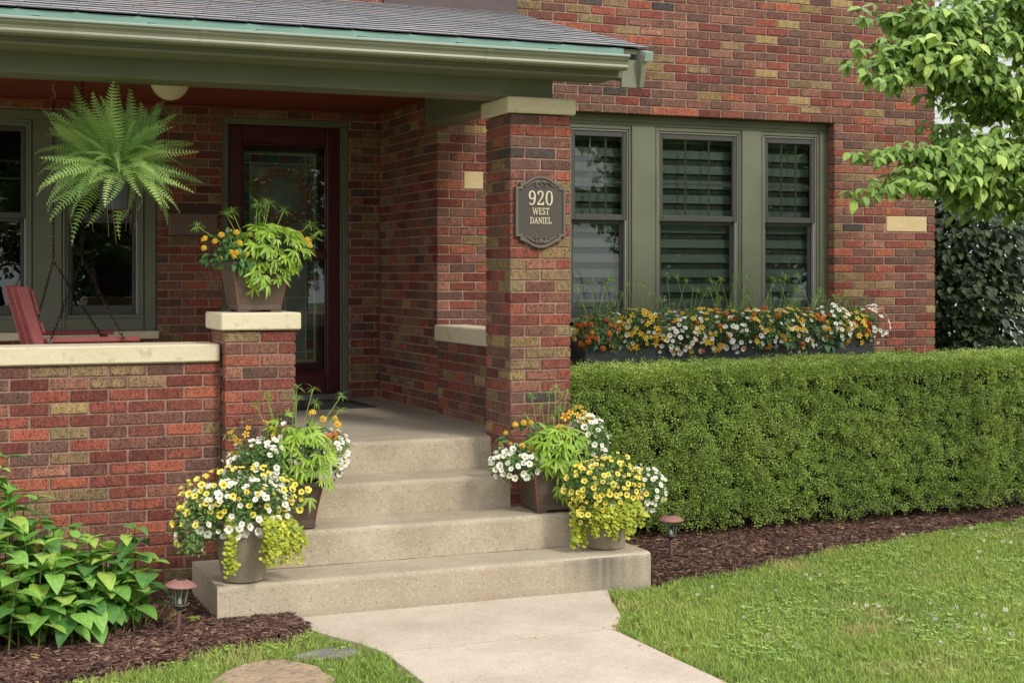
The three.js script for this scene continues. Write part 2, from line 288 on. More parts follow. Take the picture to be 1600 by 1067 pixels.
// ------------------------------------------------------------------ the house
const FZ = -1.88, SX = -0.205, BZ = -3.28, FX1 = 4.245, HTOP = 5.36, FLOOR = 0.8;
const house = thing('brick_house', 'dark red and brown brick house with olive framed windows behind the porch', 'house');
const headTop = 3.043;
const WX0 = 0.77, WX1 = 3.235, WY0 = 1.40, WY1 = 3.04;
const DX0 = -1.487, DX1 = -0.456, DY1 = 3.04, PX0 = -4.35, PX1 = -1.984, PY0 = 1.318;
const frontTop = headTop + 34 * BC - BJ, rowsAll = Math.floor(frontTop / BC);
const frontHoles = [[WX0 - SX, WX1 - SX, WY0, WY1 + 0.004]];
const backTop = headTop + 0.004 + BH;
const backHoles = [[DX0 + 4.7, DX1 + 4.7, 0, DY1 + 0.004], [PX0 + 4.7, PX1 + 4.7, PY0, 3.04]];
// two pale limestone blocks, two courses high, set among the bricks
const stones = [[0.005, 0.155, headTop - 9 * BC, headTop - 7 * BC - BJ], [3.752, 4.16, headTop - 13.0 * BC, headTop - 11.0 * BC - BJ]];
const frontBricks = lay({ face: 'f', x: SX, z: FZ, len: FX1 - SX, top: frontTop, rows: rowsAll, own: ownRule((r) => [r % 2 === 0, true], true, false), holes: [...frontHoles, ...stones.map(([a, b, c, d]) => [a - SX - BJ, b - SX + BJ, c - 0.01, d + 0.01])] });
const upperBricks = lay({ face: 'f', x: -4.7, z: FZ, len: 4.7 + SX - BJ, top: frontTop, rows: 26 });
const sideBricks = lay({ face: 'l', x: SX, z: FZ, len: FZ - BZ, top: headTop + 2 * BC - BJ, rows: 35, own: ownRule((r) => [r % 2 === 1, true], true, false), skip: (p) => p[1] < FLOOR - 0.06 });
const backBricks = lay({ face: 'f', x: -4.7, z: BZ, len: 4.7 + SX, top: backTop, rows: 35, holes: backHoles, skip: (p) => p[1] < FLOOR - 0.06 });
const rightBricks = lay({ face: 'r', x: FX1, z: FZ - HALF, len: 3, top: frontTop, rows: rowsAll });
part('mortar', merge([...mortarStrips('f', SX + 0.008, FZ, FX1 - SX - 0.016, 0, frontTop, frontHoles), ...mortarStrips('f', -4.7, FZ, 4.49, 3.62, frontTop, []),
  ...mortarStrips('l', SX, FZ - 0.2085, FZ - BZ - 0.2, 0, 3.62, []), ...mortarStrips('f', -4.7, BZ, 4.7 + SX, 0, 3.62, backHoles), ...mortarStrips('r', FX1, FZ - 0.21, 4, 0, frontTop, [])]), M.mortarPale, house);
{
  const all = [...frontBricks, ...sideBricks, ...backBricks].map((b) => {
    const [u, v, d] = toPixel(b.pos), f = b.face === 'f' ? 0.92 : 0.38, seen = u > -10 && u < 1600 && v > -5 && v < 1067;
    const hid = (b.face === 'f' && b.pos[2] > -2.2 && ((u > 752 && u < 893 && v > 150) || v > 545 || (v > 470 && u > 893 && u < 1370) || (u < 985 && v < 100 + (u - 985) * 0.3) || u < 683)) || (b.pos[2] < -3 && v > 500 && u < 465);
    return { b, a: seen && !hid ? b.len * f / d / d : 0 };
  }).sort((p, q) => q.a - p.a);
  const single = all.filter((e) => e.a > 0).slice(0, 300), rest = all.slice(single.length);
  const wallOf = { front: sub('front_wall', house), side: sub('porch_side_wall', house), back: sub('porch_rear_wall', house) };
  for (const { b } of single) brickMesh(b, b.face === 'l' ? wallOf.side : b.pos[2] < -3 ? wallOf.back : wallOf.front);
  brickStuff([...rest.map((e) => e.b), ...upperBricks, ...rightBricks], house);
  for (const [a, b, c, d] of stones) part('limestone_block', box(a, b, c, d, FZ - 0.09, FZ + 0.001, 0.004), M.lime, wallOf.front);
}
// dark rooms behind the panes
function room(x0, x1, y0, y1, z0, z1) { const t = 0.05; return merge([box(x0, x1, y0, y1, z0 - t, z0, 0), box(x0 - t, x0, y0, y1, z0, z1, 0), box(x1, x1 + t, y0, y1, z0, z1, 0), box(x0, x1, y0 - t, y0, z0, z1, 0), box(x0, x1, y1, y1 + t, z0, z1, 0)]); }
part('room', merge([room(0.02, 4.0, 0.6, 3.5, -4.6, FZ - 0.21), room(-4.6, -1.72, 0.85, 3.4, -6, BZ - 0.21), room(-1.64, -0.25, 0.75, 3.4, -5.6, BZ - 0.21)]), M.room, house);

// double-hung window: frame, two sashes with rails, panes, inner bars, striped shade
function hungWindow(parent, x0, x1, y0, y1, meet, z, { bars = 2, shade = false, left = 0.0 } = {}) {
  const w = sub('window', parent), fr = 0.022;
  // stepped frame round the sashes
  part('window_frame', merge([box(x0 - 0.03, x0, y0, y1, z - 0.09, z - 0.012), box(x1, x1 + 0.03, y0, y1, z - 0.09, z - 0.012), box(x0 - 0.03, x1 + 0.03, y1, y1 + 0.03, z - 0.09, z - 0.0125), box(x0 - 0.03, x1 + 0.03, y0 - 0.03, y0, z - 0.09, z - 0.0125)]), M.trim, w);
  part('window_stop', merge([box(x0, x0 + 0.013, y0, y1, z - 0.085, z - 0.022), box(x1 - 0.013, x1, y0, y1, z - 0.085, z - 0.022), box(x0 + 0.013, x1 - 0.013, y1 - 0.018, y1, z - 0.085, z - 0.0225)]), M.sashLight, w);
  const a0 = x0 + 0.014, a1 = x1 - 0.014;
  const sash = (s0, s1, zz, n, rb, rt) => {
    part(n, merge([box(a0, a0 + 0.03, s0, s1, zz - 0.03, zz), box(a1 - 0.03, a1, s0, s1, zz - 0.03, zz), box(a0 + 0.031, a1 - 0.031, s1 - rt, s1, zz - 0.03, zz - 0.001), box(a0 + 0.031, a1 - 0.031, s0, s0 + rb, zz - 0.03, zz - 0.001),
      box(a0 + 0.031, a0 + 0.037, s0 + rb, s1 - rt, zz - 0.02, zz - 0.006), box(a1 - 0.037, a1 - 0.031, s0 + rb, s1 - rt, zz - 0.02, zz - 0.006)]), M.sash, w);
    part('pane', box(a0 + 0.034, a1 - 0.034, s0 + rb - 0.004, s1 - rt + 0.004, zz - 0.0165, zz - 0.0145, 0), M.glass, w);
  };
  sash(meet, y1 - 0.019, z - 0.03, 'upper_sash', 0.045, 0.04); sash(y0, meet + 0.005, z - 0.064, 'lower_sash', 0.07, 0.03);
  part('sash_track', merge([box(a1 - 0.012, a1 - 0.001, y0, meet, z - 0.06, z - 0.026)]), M.track, w);
  if (bars) { // bars inside the upper glass
    const g0 = a0 + 0.034, g1 = a1 - 0.034, list = []; for (let i = 1; i <= bars; i++) { const x = g0 + (g1 - g0) * i / (bars + 1); list.push(box(x - 0.007, x + 0.007, meet + 0.04, y1 - 0.05, z - 0.052, z - 0.047, 0.001)); }
    const ym = meet + (y1 - meet) * 0.42; list.push(box(g0, g1, ym - 0.007, ym + 0.007, z - 0.0535, z - 0.0485, 0.001)); part('glazing_bar', merge(list), M.sash, w);
  }
  if (shade) { // striped roller shade: opaque bands with dark gaps
    let y = y1 - 0.02, k = 0; const pitch = 0.118;
    while (y > y0 + 0.1) { part('shade_band', box(x0 + 0.01, x1 - 0.01, y - pitch * 0.56, y, z - 0.128 - (k % 2) * 0.002, z - 0.124, 0.0005), M.shade, w); y -= pitch; k++; }
    part('shade_gauze', box(x0 + 0.01, x1 - 0.01, y0 + 0.05, y1, z - 0.142, z - 0.14, 0), M.gauze, w);
  }
  return w;
}
M.shade = std({ color: hex('#5c6761'), roughness: 0.9 });
M.gauze = std({ color: hex('#2d332f'), roughness: 0.9 });
{ // triple front window: head, posts and side boards in olive paint
  const z = FZ - 0.1, zt = z, c = [];
  c.push(box(WX0, WX1, 2.985, WY1, zt - 0.1, zt), box(WX0, WX1, 2.962, 2.985, zt - 0.1, zt - 0.008, 0.002), box(WX0, 0.885, WY0, 2.962, zt - 0.1, zt - 0.002), box(1.445, 1.645, WY0, 2.962, zt - 0.1, zt - 0.002), box(2.435, 2.61, WY0, 2.962, zt - 0.1, zt - 0.002), box(3.175, WX1, WY0, 2.962, zt - 0.1, zt - 0.002));
  for (const x of [1.44, 1.65, 2.43, 2.615, 3.17, 3.2]) c.push(box(x - 0.006, x + 0.006, WY0, 2.96, zt - 0.05, zt + 0.004, 0.003));
  part('window_surround', merge(c), M.trim, house);
  hungWindow(house, 0.915, 1.415, 1.47, 2.93, 2.225, z, { shade: true });
  hungWindow(house, 1.675, 2.405, 1.47, 2.93, 2.225, z, { shade: true });
  hungWindow(house, 2.64, 3.145, 1.47, 2.93, 2.225, z, { shade: true });
  part('window_sill', box(WX0 - 0.03, WX1 + 0.03, 1.33, 1.4, FZ - 0.2, FZ + 0.04, 0.006), M.stone, house);
}
{ // pair of porch windows
  const z = BZ - 0.04, c = [box(PX0, PX1, 2.965, 3.035, z - 0.12, z), box(PX1 - 0.095, PX1, PY0 + 0.058, 2.965, z - 0.12, z - 0.002), box(-2.9, -2.69, PY0 + 0.058, 2.965, z - 0.12, z - 0.002), box(PX0, -3.72, PY0 + 0.058, 2.965, z - 0.12, z - 0.002), box(-3.719, -2.901, PY0 + 0.058, 1.47, z - 0.12, z - 0.003), box(-2.689, PX1 - 0.096, PY0 + 0.058, 1.47, z - 0.12, z - 0.003)];
  for (const x of [-2.915, -2.675, -2.095, -2.0]) c.push(box(x - 0.007, x + 0.007, PY0 + 0.07, 2.96, z - 0.05, z + 0.005, 0.003));
  part('window_surround', merge(c), M.trim, house);
  hungWindow(house, -2.655, -2.11, 1.5, 2.935, 2.225, z, { bars: 0 });
  hungWindow(house, -3.69, -2.93, 1.5, 2.935, 2.225, z, { bars: 1 });
  part('window_sill', box(PX0 - 0.02, PX1 + 0.004, PY0 - 0.004, PY0 + 0.056, BZ - 0.2, BZ + 0.045, 0.006), M.stone, house);
}
{ // front door: olive surround, maroon storm door, leaded glass door behind
  const d = sub('door', house), z = BZ - 0.03;
  part('door_surround', merge([box(DX0, DX0 + 0.045, FLOOR + 0.02, DY1 - 0.05, z - 0.16, z), box(DX1 - 0.045, DX1, FLOOR + 0.02, DY1 - 0.05, z - 0.16, z), box(DX0, DX1, DY1 - 0.05, DY1, z - 0.16, z + 0.002), box(DX0 + 0.045, DX0 + 0.062, FLOOR + 0.02, DY1 - 0.05, z - 0.16, z - 0.03), box(DX1 - 0.062, DX1 - 0.045, FLOOR + 0.02, DY1 - 0.05, z - 0.16, z - 0.03)]), M.trim, d);
  part('door_sill', box(DX0, DX1, FLOOR - 0.02, FLOOR + 0.045, z - 0.2, z + 0.035, 0.006), std({ color: hex('#6c6d6a'), roughness: 0.5 }), d);
  const x0 = DX0 + 0.063, x1 = DX1 - 0.063, y0 = FLOOR + 0.047, y1 = DY1 - 0.052, zd = z - 0.035, sw = 0.105;
  const g0 = x0 + sw, g1 = x1 - sw, rails = [[y0, y0 + 0.165], [1.93, 1.995], [y1 - 0.14, y1]];
  part('storm_door', merge([box(x0, x0 + sw, y0, y1, zd - 0.035, zd, 0.006), box(x1 - sw, x1, y0, y1, zd - 0.035, zd, 0.006), ...rails.map(([a, b]) => box(g0 + 0.001, g1 - 0.001, a, b, zd - 0.035, zd - 0.0015, 0.006)),
    ...[[y0 + 0.165, 1.93], [1.995, y1 - 0.14]].flatMap(([a, b]) => [box(g0, g0 + 0.016, a, b, zd - 0.03, zd - 0.01, 0.004), box(g1 - 0.016, g1, a, b, zd - 0.03, zd - 0.01, 0.004), box(g0 + 0.017, g1 - 0.017, a, a + 0.016, zd - 0.03, zd - 0.0105, 0.004), box(g0 + 0.017, g1 - 0.017, b - 0.016, b, zd - 0.03, zd - 0.0105, 0.004)]),
    box(x0 + 0.02, x1 - 0.02, y0 + 0.012, y0 + 0.03, zd - 0.02, zd + 0.004, 0.003)]), M.door, d);
  part('storm_pane', box(g0, g1, y0 + 0.16, 1.935, zd - 0.022, zd - 0.02, 0), M.glass, d); part('storm_pane', box(g0, g1, 1.99, y1 - 0.136, zd - 0.022, zd - 0.02, 0), M.glass, d);
  part('door_handle', merge([box(x0 + 0.03, x0 + 0.06, 1.72, 1.92, zd, zd + 0.012), box(x0 + 0.035, x0 + 0.055, 1.8, 1.82, zd + 0.012, zd + 0.05), box(x0 + 0.035, x0 + 0.12, 1.8, 1.82, zd + 0.05, zd + 0.065)]), M.sash, d);
  // inner door with leaded panels
  const zi = zd - 0.09, i0 = g0 + 0.0, i1 = g1 - 0.06, iy0 = 1.09, iy1 = 2.79;
  part('inner_door', merge([box(x0, i0, y0, y1, zi - 0.045, zi), box(i1, x1, y0, y1, zi - 0.045, zi), box(i0, i1, y0, iy0, zi - 0.045, zi - 0.001), box(i0, i1, iy1, y1, zi - 0.045, zi - 0.001)]), std({ color: hex('#3a1418'), roughness: 0.4 }), d);
  part('leaded_pane', box(i0, i1, iy0, iy1, zi - 0.026, zi - 0.022, 0), new THREE.MeshPhysicalMaterial({ color: 0xa6b0a6, transmission: 0.4, roughness: 0.18, thickness: 0, bumpMap: wornBump, bumpScale: 0.01 }), d);
  const came = [], cm = M.came = std({ color: hex('#c9c8b6'), roughness: 0.5, metalness: 0.1 }), bar = (ax, ay, bx, by, t = 0.008) => { const l = Math.hypot(bx - ax, by - ay), g = cbox(l, t, 0.006, 0.0012); g.rotateZ(Math.atan2(by - ay, bx - ax)).translate((ax + bx) / 2, (ay + by) / 2, zi - 0.017); came.push(g); };
  const L0 = i0 + 0.02, L1 = i1 - 0.02, B1 = L0 + 0.07, B2 = L1 - 0.07;
  bar(L0, iy0 + 0.02, L0, iy1 - 0.02); bar(L1, iy0 + 0.02, L1, iy1 - 0.02); bar(L0, iy1 - 0.02, L1, iy1 - 0.02); bar(L0, iy0 + 0.02, L1, iy0 + 0.02); bar(B1, iy0 + 0.02, B1, iy1 - 0.02, 0.006); bar(B2, iy0 + 0.02, B2, iy1 - 0.02, 0.006); bar(L0, iy1 - 0.09, L1, iy1 - 0.09, 0.006); bar(L0, iy0 + 0.09, L1, iy0 + 0.09, 0.006);
  const cx = (L0 + L1) / 2, cw = 0.055; bar(cx - cw, 1.3, cx - cw, 2.36, 0.009); bar(cx + cw, 1.3, cx + cw, 2.36, 0.009); bar(cx - cw, 2.36, cx + cw, 2.36); bar(cx, 1.35, cx, 2.29); bar(cx - cw, 2.36, cx, 2.29); bar(cx + cw, 2.36, cx, 2.29);
  for (const k of [-0.034, -0.017, 0.017, 0.034]) bar(cx + k, 1.4, cx + k, 2.3, 0.003); bar(B1, 1.62, B2, 1.62, 0.005); bar(B1, 2.05, B2, 2.05, 0.005);
  part('lead_came', merge(came), cm, d);
  const tints = ['#2f5a4a', '#6a3a34', '#7c7444', '#39506a', '#5a3f5c', '#3d6a4c'].map((c) => std({ color: hex(c), roughness: 0.25 }));
  for (let y = iy0 + 0.025, k = 0; y < iy1 - 0.12; y += 0.085, k++) for (const [a, b] of [[L0 + 0.005, B1 - 0.004], [B2 + 0.004, L1 - 0.005]]) part('tinted_pane', box(a, b, y, y + 0.078, zi - 0.021, zi - 0.019, 0.0005), tints[(k * 5 + (a > cx ? 2 : 0)) % 6], d);
  for (let x = B1 + 0.005, k = 0; x < B2 - 0.05; x += 0.08, k++) part('tinted_pane', box(x, x + 0.074, iy1 - 0.086, iy1 - 0.026, zi - 0.021, zi - 0.019, 0.0005), tints[(k * 2 + 1) % 6], d);
}
// dark metal panel at the foot of the upper wall
part('metal_flashing', merge([box(-0.62, 0.415, 3.735, 4.3, FZ + 0.004, FZ + 0.035, 0.004), box(-0.63, 0.425, 3.72, 3.745, FZ + 0.004, FZ + 0.06, 0.004)]), M.flash, house);

// ------------------------------------------------------------------ square brick posts and low walls
const PW = 2 * BL + BJ;
function post(name, label, category, x0, z1, top, rows, capT, capOver) {
  const t = thing(name, label, category), e = ownRule((r) => r % 2 === 0 ? [1, 1] : [0, 0], true, true), o = ownRule((r) => r % 2 === 1 ? [1, 1] : [0, 0], true, true);
  part('mortar', box(x0 + 0.008, x0 + PW - 0.008, 0, top, z1 - PW + 0.008, z1 - 0.008, 0), M.mortar, t);
  const list = [...lay({ face: 'f', x: x0, z: z1, len: PW, top, rows, own: e }), ...lay({ face: 'b', x: x0, z: z1 - PW, len: PW, top, rows, own: e }), ...lay({ face: 'l', x: x0, z: z1, len: PW, top, rows, own: o }), ...lay({ face: 'r', x: x0 + PW, z: z1, len: PW, top, rows, own: o })];
  list.forEach((b) => brickMesh(b, t));
  part('cap', box(x0 - capOver, x0 + PW + capOver, top + 0.008, top + 0.008 + capT, z1 - PW - capOver, z1 + capOver, 0.008), M.stone, t);
  return t;
}
post('porch_pillar', 'tall brick pillar with cream stone cap holding up the porch roof', 'pillar', -0.4045, 0, 2.776, 41, 0.098, 0.025);
post('porch_pier', 'short brick pier with cream stone cap left of the steps', 'pier', -2.136, 0, 1.482, 21, 0.098, 0.027);
{
  const t = thing('low_wall', 'low brick porch wall with cream stone coping left of the steps', 'wall');
  const b = lay({ face: 'f', x: -4.62, z: -0.1, len: 4.62 - 2.136 - BJ, top: 1.304, rows: 19 });
  part('mortar', merge([box(-4.62, -2.14, 0, 1.312, -0.4, -0.108, 0)]), M.mortar, t); b.forEach((q) => brickMesh(q, t));
  part('coping', box(-4.64, -2.147, 1.312, 1.412, -0.43, -0.075, 0.008), M.stone, t);
}
{
  const t = thing('low_wall', 'short low brick wall with stone coping between pillar and house', 'wall');
  const b = lay({ face: 'l', x: SX, z: -0.415, len: 1.455, top: 1.318, rows: 19 });
  part('mortar', merge([box(SX + 0.008, 0, 0, 1.325, -1.874, -0.41, 0)]), M.mortar, t); b.forEach((q) => brickMesh(q, t));
  part('coping', box(SX - 0.022, 0.02, 1.325, 1.44, -1.879, -0.412, 0.008), M.stone, t);
}
{
  const s = thing('concrete_steps', 'tan pebbled concrete steps with four treads leading up to the porch', 'steps');
  const stepGeo = (x0, x1, y0, y1, z0, z1) => { // worn nose: several facets
    const g = box(x0, x1, y0, y1, z0, z1, 0.014), mb = g; return mb;
  };
  const worn = (x0, x1, y0, y1, z0, z1, name, mat) => { // finely divided block with an uneven nose
    const mb = new MB(), n = Math.ceil((x1 - x0) / 0.05), prof = [[z1, y0], [z1, y1 - 0.03], [z1 - 0.003, y1 - 0.014], [z1 - 0.011, y1 - 0.004], [z1 - 0.026, y1], [z0, y1]], P = [];
    for (let i = 0; i <= n; i++) { const x = x0 + (x1 - x0) * i / n, w = fbm(x * 7 + y1 * 31, y1 * 13, 999, 3, 3) - 0.5, w2 = fbm(x * 22, y1 * 7 + 3, 999, 2, 6) - 0.5, end = Math.min(1, Math.min(i, n - i) / 0.6); P.push(prof.map(([z, y], k) => [x + (i === 0 ? 0 : 0), y - (k >= 2 && k <= 4 ? 0.006 * (w + w2) + 0.004 : 0) * 1, z - (k >= 1 && k <= 3 ? 0.010 * w + 0.006 * w2 : 0)])); }
    for (let i = 0; i < n; i++) for (let k = 0; k + 1 < prof.length; k++) { const a = P[i][k], b = P[i + 1][k], c = P[i + 1][k + 1], d = P[i][k + 1], uv = (p) => [p[0], p[1] + p[2] * -1]; mb.quad(a, b, c, d, uv(a), uv(b), uv(c), uv(d)); }
    for (const [i, f] of [[0, 1], [n, -1]]) { const c0 = [P[i][0][0], y0, z0], L = [...P[i]]; for (let k = 0; k + 1 < L.length; k++) { const t = [c0, L[k], L[k + 1]]; if (f > 0) t.reverse(); mb.tri(...t, ...t.map((p) => [p[2], p[1]])); } }
    const g = mb.geo(); return part(name, g, mat, s);
  };
  worn(-2.31, 0.205, -0.05, 0.2, -0.05, 0.66, 'step', M.stepLow); worn(-2.03, -0.09, 0.2, 0.4, -0.06, 0.33, 'step', M.step);
  worn(-1.7315, -0.4045, 0.4, 0.6, -0.36, 0.004, 'step', M.step); worn(-1.7315, -0.4045, 0.6, 0.8, -0.42, -0.31, 'step', M.step);
  part('porch_floor', box(-4.62, SX + 0.004, 0.6, 0.7995, BZ - 0.2, -0.412, 0), M.floor, s);
}

// ------------------------------------------------------------------ porch roof
{
  const t = thing('porch_roof', 'sloping porch roof of grey shingles with olive gutter and beam', 'roof');
  const X0 = -4.75, XR = 0.385, ze = 0.30, ye = 3.168, zw = FZ + 0.004, yw = 3.735, sl = (yw - ye) / (ze - zw), ang = Math.atan(sl), run = Math.hypot(yw - ye, ze - zw);
  const onRoof = (s, up) => [ye + s * Math.sin(ang) + up * Math.cos(ang), ze - s * Math.cos(ang) + up * Math.sin(ang)];
  // deck
  const dk = cbox(XR - 0.02 - X0, 0.03, run, 0.002); dk.rotateX(ang).translate((X0 + XR - 0.02) / 2, ...onRoof(run / 2, -0.02)); part('roof_deck', dk, M.fascia, t);
  // shingles: slabs with a slanted, rounded lower corner, each course lapping the one below
  const exp = 0.142, courses = Math.ceil(run / exp);
  const shape = (w, cut0, cut1) => { const s = new THREE.Shape(); s.moveTo(cut0, 0.004); s.quadraticCurveTo(w * 0.4, -0.006, w - 0.012, 0.0); s.quadraticCurveTo(w, 0.002, w + 0.004, 0.018); s.lineTo(w + cut1, exp + 0.02); s.lineTo(0.028, exp + 0.02); s.quadraticCurveTo(0.0, 0.05, cut0 * 0.4 - 0.004, 0.016); s.closePath(); return new THREE.ExtrudeGeometry(s, { depth: 0.0065, bevelEnabled: false, curveSegments: 4 }); };
  const shin = [0.29, 0.31, 0.33].map((w) => shape(w, 0.012, 0.026)), edge = std({ color: hex('#4c4a4d'), roughness: 1 }), shm = M.shingles.map((m) => [m, edge]);
  let count = 0; const rest = [];
  for (let r = 0; r < courses; r++) {
    let x = X0 - rr(0, 0.3); const s0 = r * exp - 0.02, last = r === courses - 1;
    while (x < XR - 0.03) {
      const k = Math.floor(rr(0, 3)), w = [0.29, 0.31, 0.33][k], over = x + w + 0.03 - XR; let g = shin[k];
      const [yy, zz] = onRoof(s0, 0.010 + rr(0, 0.002));
      if (x + w > X0) {
        const m = part('shingle', g, pick(shm), t, [x, yy, zz]); m.rotation.x = -Math.PI / 2 + ang - 0.045; if (over > 0) m.scale.x = Math.max(0.12, (XR + 0.02 - x) / (w + 0.03)); if (last) m.scale.y = 0.9;
        count++;
      }
      x += w + 0.006;
    }
  }
  // eave: mint drip edge with clips, gutter, fascia, soffit, rake board
  const gx1 = 0.19;
  part('drip_edge', merge([box(X0, 0.21, 3.06, 3.166, 0.302, 0.306, 0.001)]).applyMatrix4(new THREE.Matrix4()), M.mint, t);
  const prof = [[0.306, 3.085], [0.306, 3.03], [0.33, 3.022], [0.385, 3.022], [0.397, 3.03], [0.402, 3.04], [0.399, 3.052], [0.404, 3.066], [0.418, 3.082], [0.422, 3.092], [0.424, 3.1]];
  const sweep = (pr, x0, x1, thick) => { const mb = new MB(), inn = pr.map(([z, y], i) => { const a = pr[Math.max(0, i - 1)], b = pr[Math.min(pr.length - 1, i + 1)], dx = b[0] - a[0], dy = b[1] - a[1], l = Math.hypot(dx, dy) || 1; return [z - dy / l * thick, y + dx / l * thick]; }); const loop = [...pr, ...inn.reverse()]; for (let i = 0; i < loop.length; i++) { const a = loop[i], b = loop[(i + 1) % loop.length]; mb.quad([x0, a[1], a[0]], [x1, a[1], a[0]], [x1, b[1], b[0]], [x0, b[1], b[0]], [x0, a[1]], [x1, a[1]], [x1, b[1]], [x0, b[1]]); } return mb.geo(); };
  const g = part('gutter', merge([sweep(prof, X0, gx1, 0.003), (() => { const mb = new MB(); for (let i = 1; i + 1 < prof.length; i++) mb.tri([gx1, prof[0][1], prof[0][0]], [gx1, prof[i][1], prof[i][0]], [gx1, prof[i + 1][1], prof[i + 1][0]], [0, 0], [0.1, 0], [0.1, 0.1]); return mb.geo(); })()]), M.gutter, t);
  part('gutter_lip', box(X0, gx1 + 0.003, 3.094, 3.11, 0.416, 0.432, 0.004), M.lip, g);
  for (const x of [-3.2, -2.62, -2.05, -1.48, -0.9, -0.32]) part('gutter_clip', merge([box(x, x + 0.04, 3.118, 3.124, 0.308, 0.42, 0.002), box(x, x + 0.04, 3.1, 3.117, 0.40, 0.418, 0.002)]), M.mint, g);
  for (const x of [-2.35, -0.72]) part('gutter_seam', sweep(prof.map(([z, y]) => [z + 0.0025, y - 0.001]), x, x + 0.045, 0.004), M.gutter, g);
  part('fascia', merge([box(X0, 0.2, 2.988, 3.1, 0.275, 0.298, 0.004), box(X0, 0.2, 2.985, 3.005, 0.27, 0.302, 0.004)]), M.fascia, t);
  part('soffit', box(X0, 0.2, 2.992, 3.006, -0.03, 0.274, 0), M.fascia, t);
  // sloping rake: board at the right edge and its soffit
  const rk = cbox(0.03, 0.2, run + 0.08, 0.003); rk.rotateX(ang).translate(0.325, ...onRoof(run / 2 - 0.035, -0.125)); part('rake_board', rk, M.gutter, t);
  const rt = cbox(0.055, 0.06, run + 0.1, 0.003); rt.rotateX(ang).translate(0.345, ...onRoof(run / 2 - 0.04, -0.035)); part('rake_trim', rt, M.lip, t);
  const rs = cbox(0.34, 0.014, run, 0.002); rs.rotateX(ang).translate(0.155, ...onRoof(run / 2, -0.19)); part('rake_soffit', rs, M.fascia, t);
  part('rake_return', merge([box(0.2, 0.34, 2.93, 3.1, 0.268, 0.296, 0.004)]), M.gutter, t);
  // beams
  part('beam', box(X0, -0.105, 2.884, 3.2, -0.3, -0.035, 0.005), M.trim, t);
  part('side_beam', box(-0.3, -0.105, 2.884, 3.2, FZ + 0.004, -0.302, 0.005), M.trim, t);
  part('gable_board', (() => { const mb = new MB(), y0 = 3.0, z0 = -0.03, z1 = FZ + 0.004, yA = onRoof((ze - z0) / Math.cos(ang), -0.2)[0], yB = yw - 0.2; mb.quad([-0.1, y0, z0], [-0.1, y0, z1], [-0.1, yB, z1], [-0.1, yA, z0], [z0, y0], [z1, y0], [z1, yB], [z0, yA]); mb.quad([-0.13, y0, z1], [-0.13, y0, z0], [-0.13, yA, z0], [-0.13, yB, z1]); return mb.geo(); })(), M.trim, t);
  // stained board ceiling and its edge trim
  const c = sub('ceiling', t);
  for (let z = -0.31, k = 0; z > BZ; z -= 0.0935, k++) part('ceiling_board', box(X0, SX - 0.001, 3.122, 3.14, Math.max(z - 0.086, BZ), z, 0.004), M.ceiling, c);
  part('ceiling_trim', merge([box(X0, SX - 0.02, 3.1, 3.121, BZ + 0.001, BZ + 0.02, 0.004), box(SX - 0.02, SX - 0.001, 3.1, 3.121, BZ + 0.02, FZ, 0.004)]), M.ceiling, c);
  part('ceiling_backing', box(X0, SX, 3.141, 3.16, BZ, -0.3, 0), M.dark, c);
}

// ------------------------------------------------------------------ ground, path, beds
const lerpLine = (pts, x) => { if (x <= pts[0][0]) return pts[0][1]; for (let i = 0; i + 1 < pts.length; i++) if (x <= pts[i + 1][0]) return pts[i][1] + (pts[i + 1][1] - pts[i][1]) * (x - pts[i][0]) / (pts[i + 1][0] - pts[i][0]); return pts[pts.length - 1][1]; };
const bedR = (x) => lerpLine([[0.1, 0.68], [0.23, 0.62], [0.88, 0.47], [1.45, 0.24], [1.86, 0.08], [2.82, -0.17], [3.9, -0.42], [6, -0.9]], x) + 0.02 * Math.sin(x * 9);
const bedL = (x) => lerpLine([[-6, 2.0], [-3.5, 1.72], [-3.1, 1.5], [-2.7, 1.3], [-2.37, 1.13], [-2.05, 1.07], [-1.88, 0.98]], x) + 0.02 * Math.sin(x * 11);
const pathPts = [[-1.97, 0.655], [-1.93, 0.85], [-1.84, 1.08], [-1.74, 1.3], [-1.68, 1.512], [-1.66, 9.5], [-0.4, 9.5], [-0.44, 2.6], [-0.467, 1.518], [-0.36, 1.37], [-0.285, 1.25], [-0.235, 1.1], [-0.18, 0.92], [-0.07, 0.655]];
function inPoly(p, x, z) { let c = false; for (let i = 0, j = p.length - 1; i < p.length; j = i++) if ((p[i][1] > z) !== (p[j][1] > z) && x < (p[j][0] - p[i][0]) * (z - p[i][1]) / (p[j][1] - p[i][1]) + p[i][0]) c = !c; return c; }
const isLawn = (x, z) => !inPoly(pathPts, x, z) && (x > -1 ? z > bedR(x) : z > bedL(x)) && !(x > -2.4 && x < 0.3 && z < 0.68);
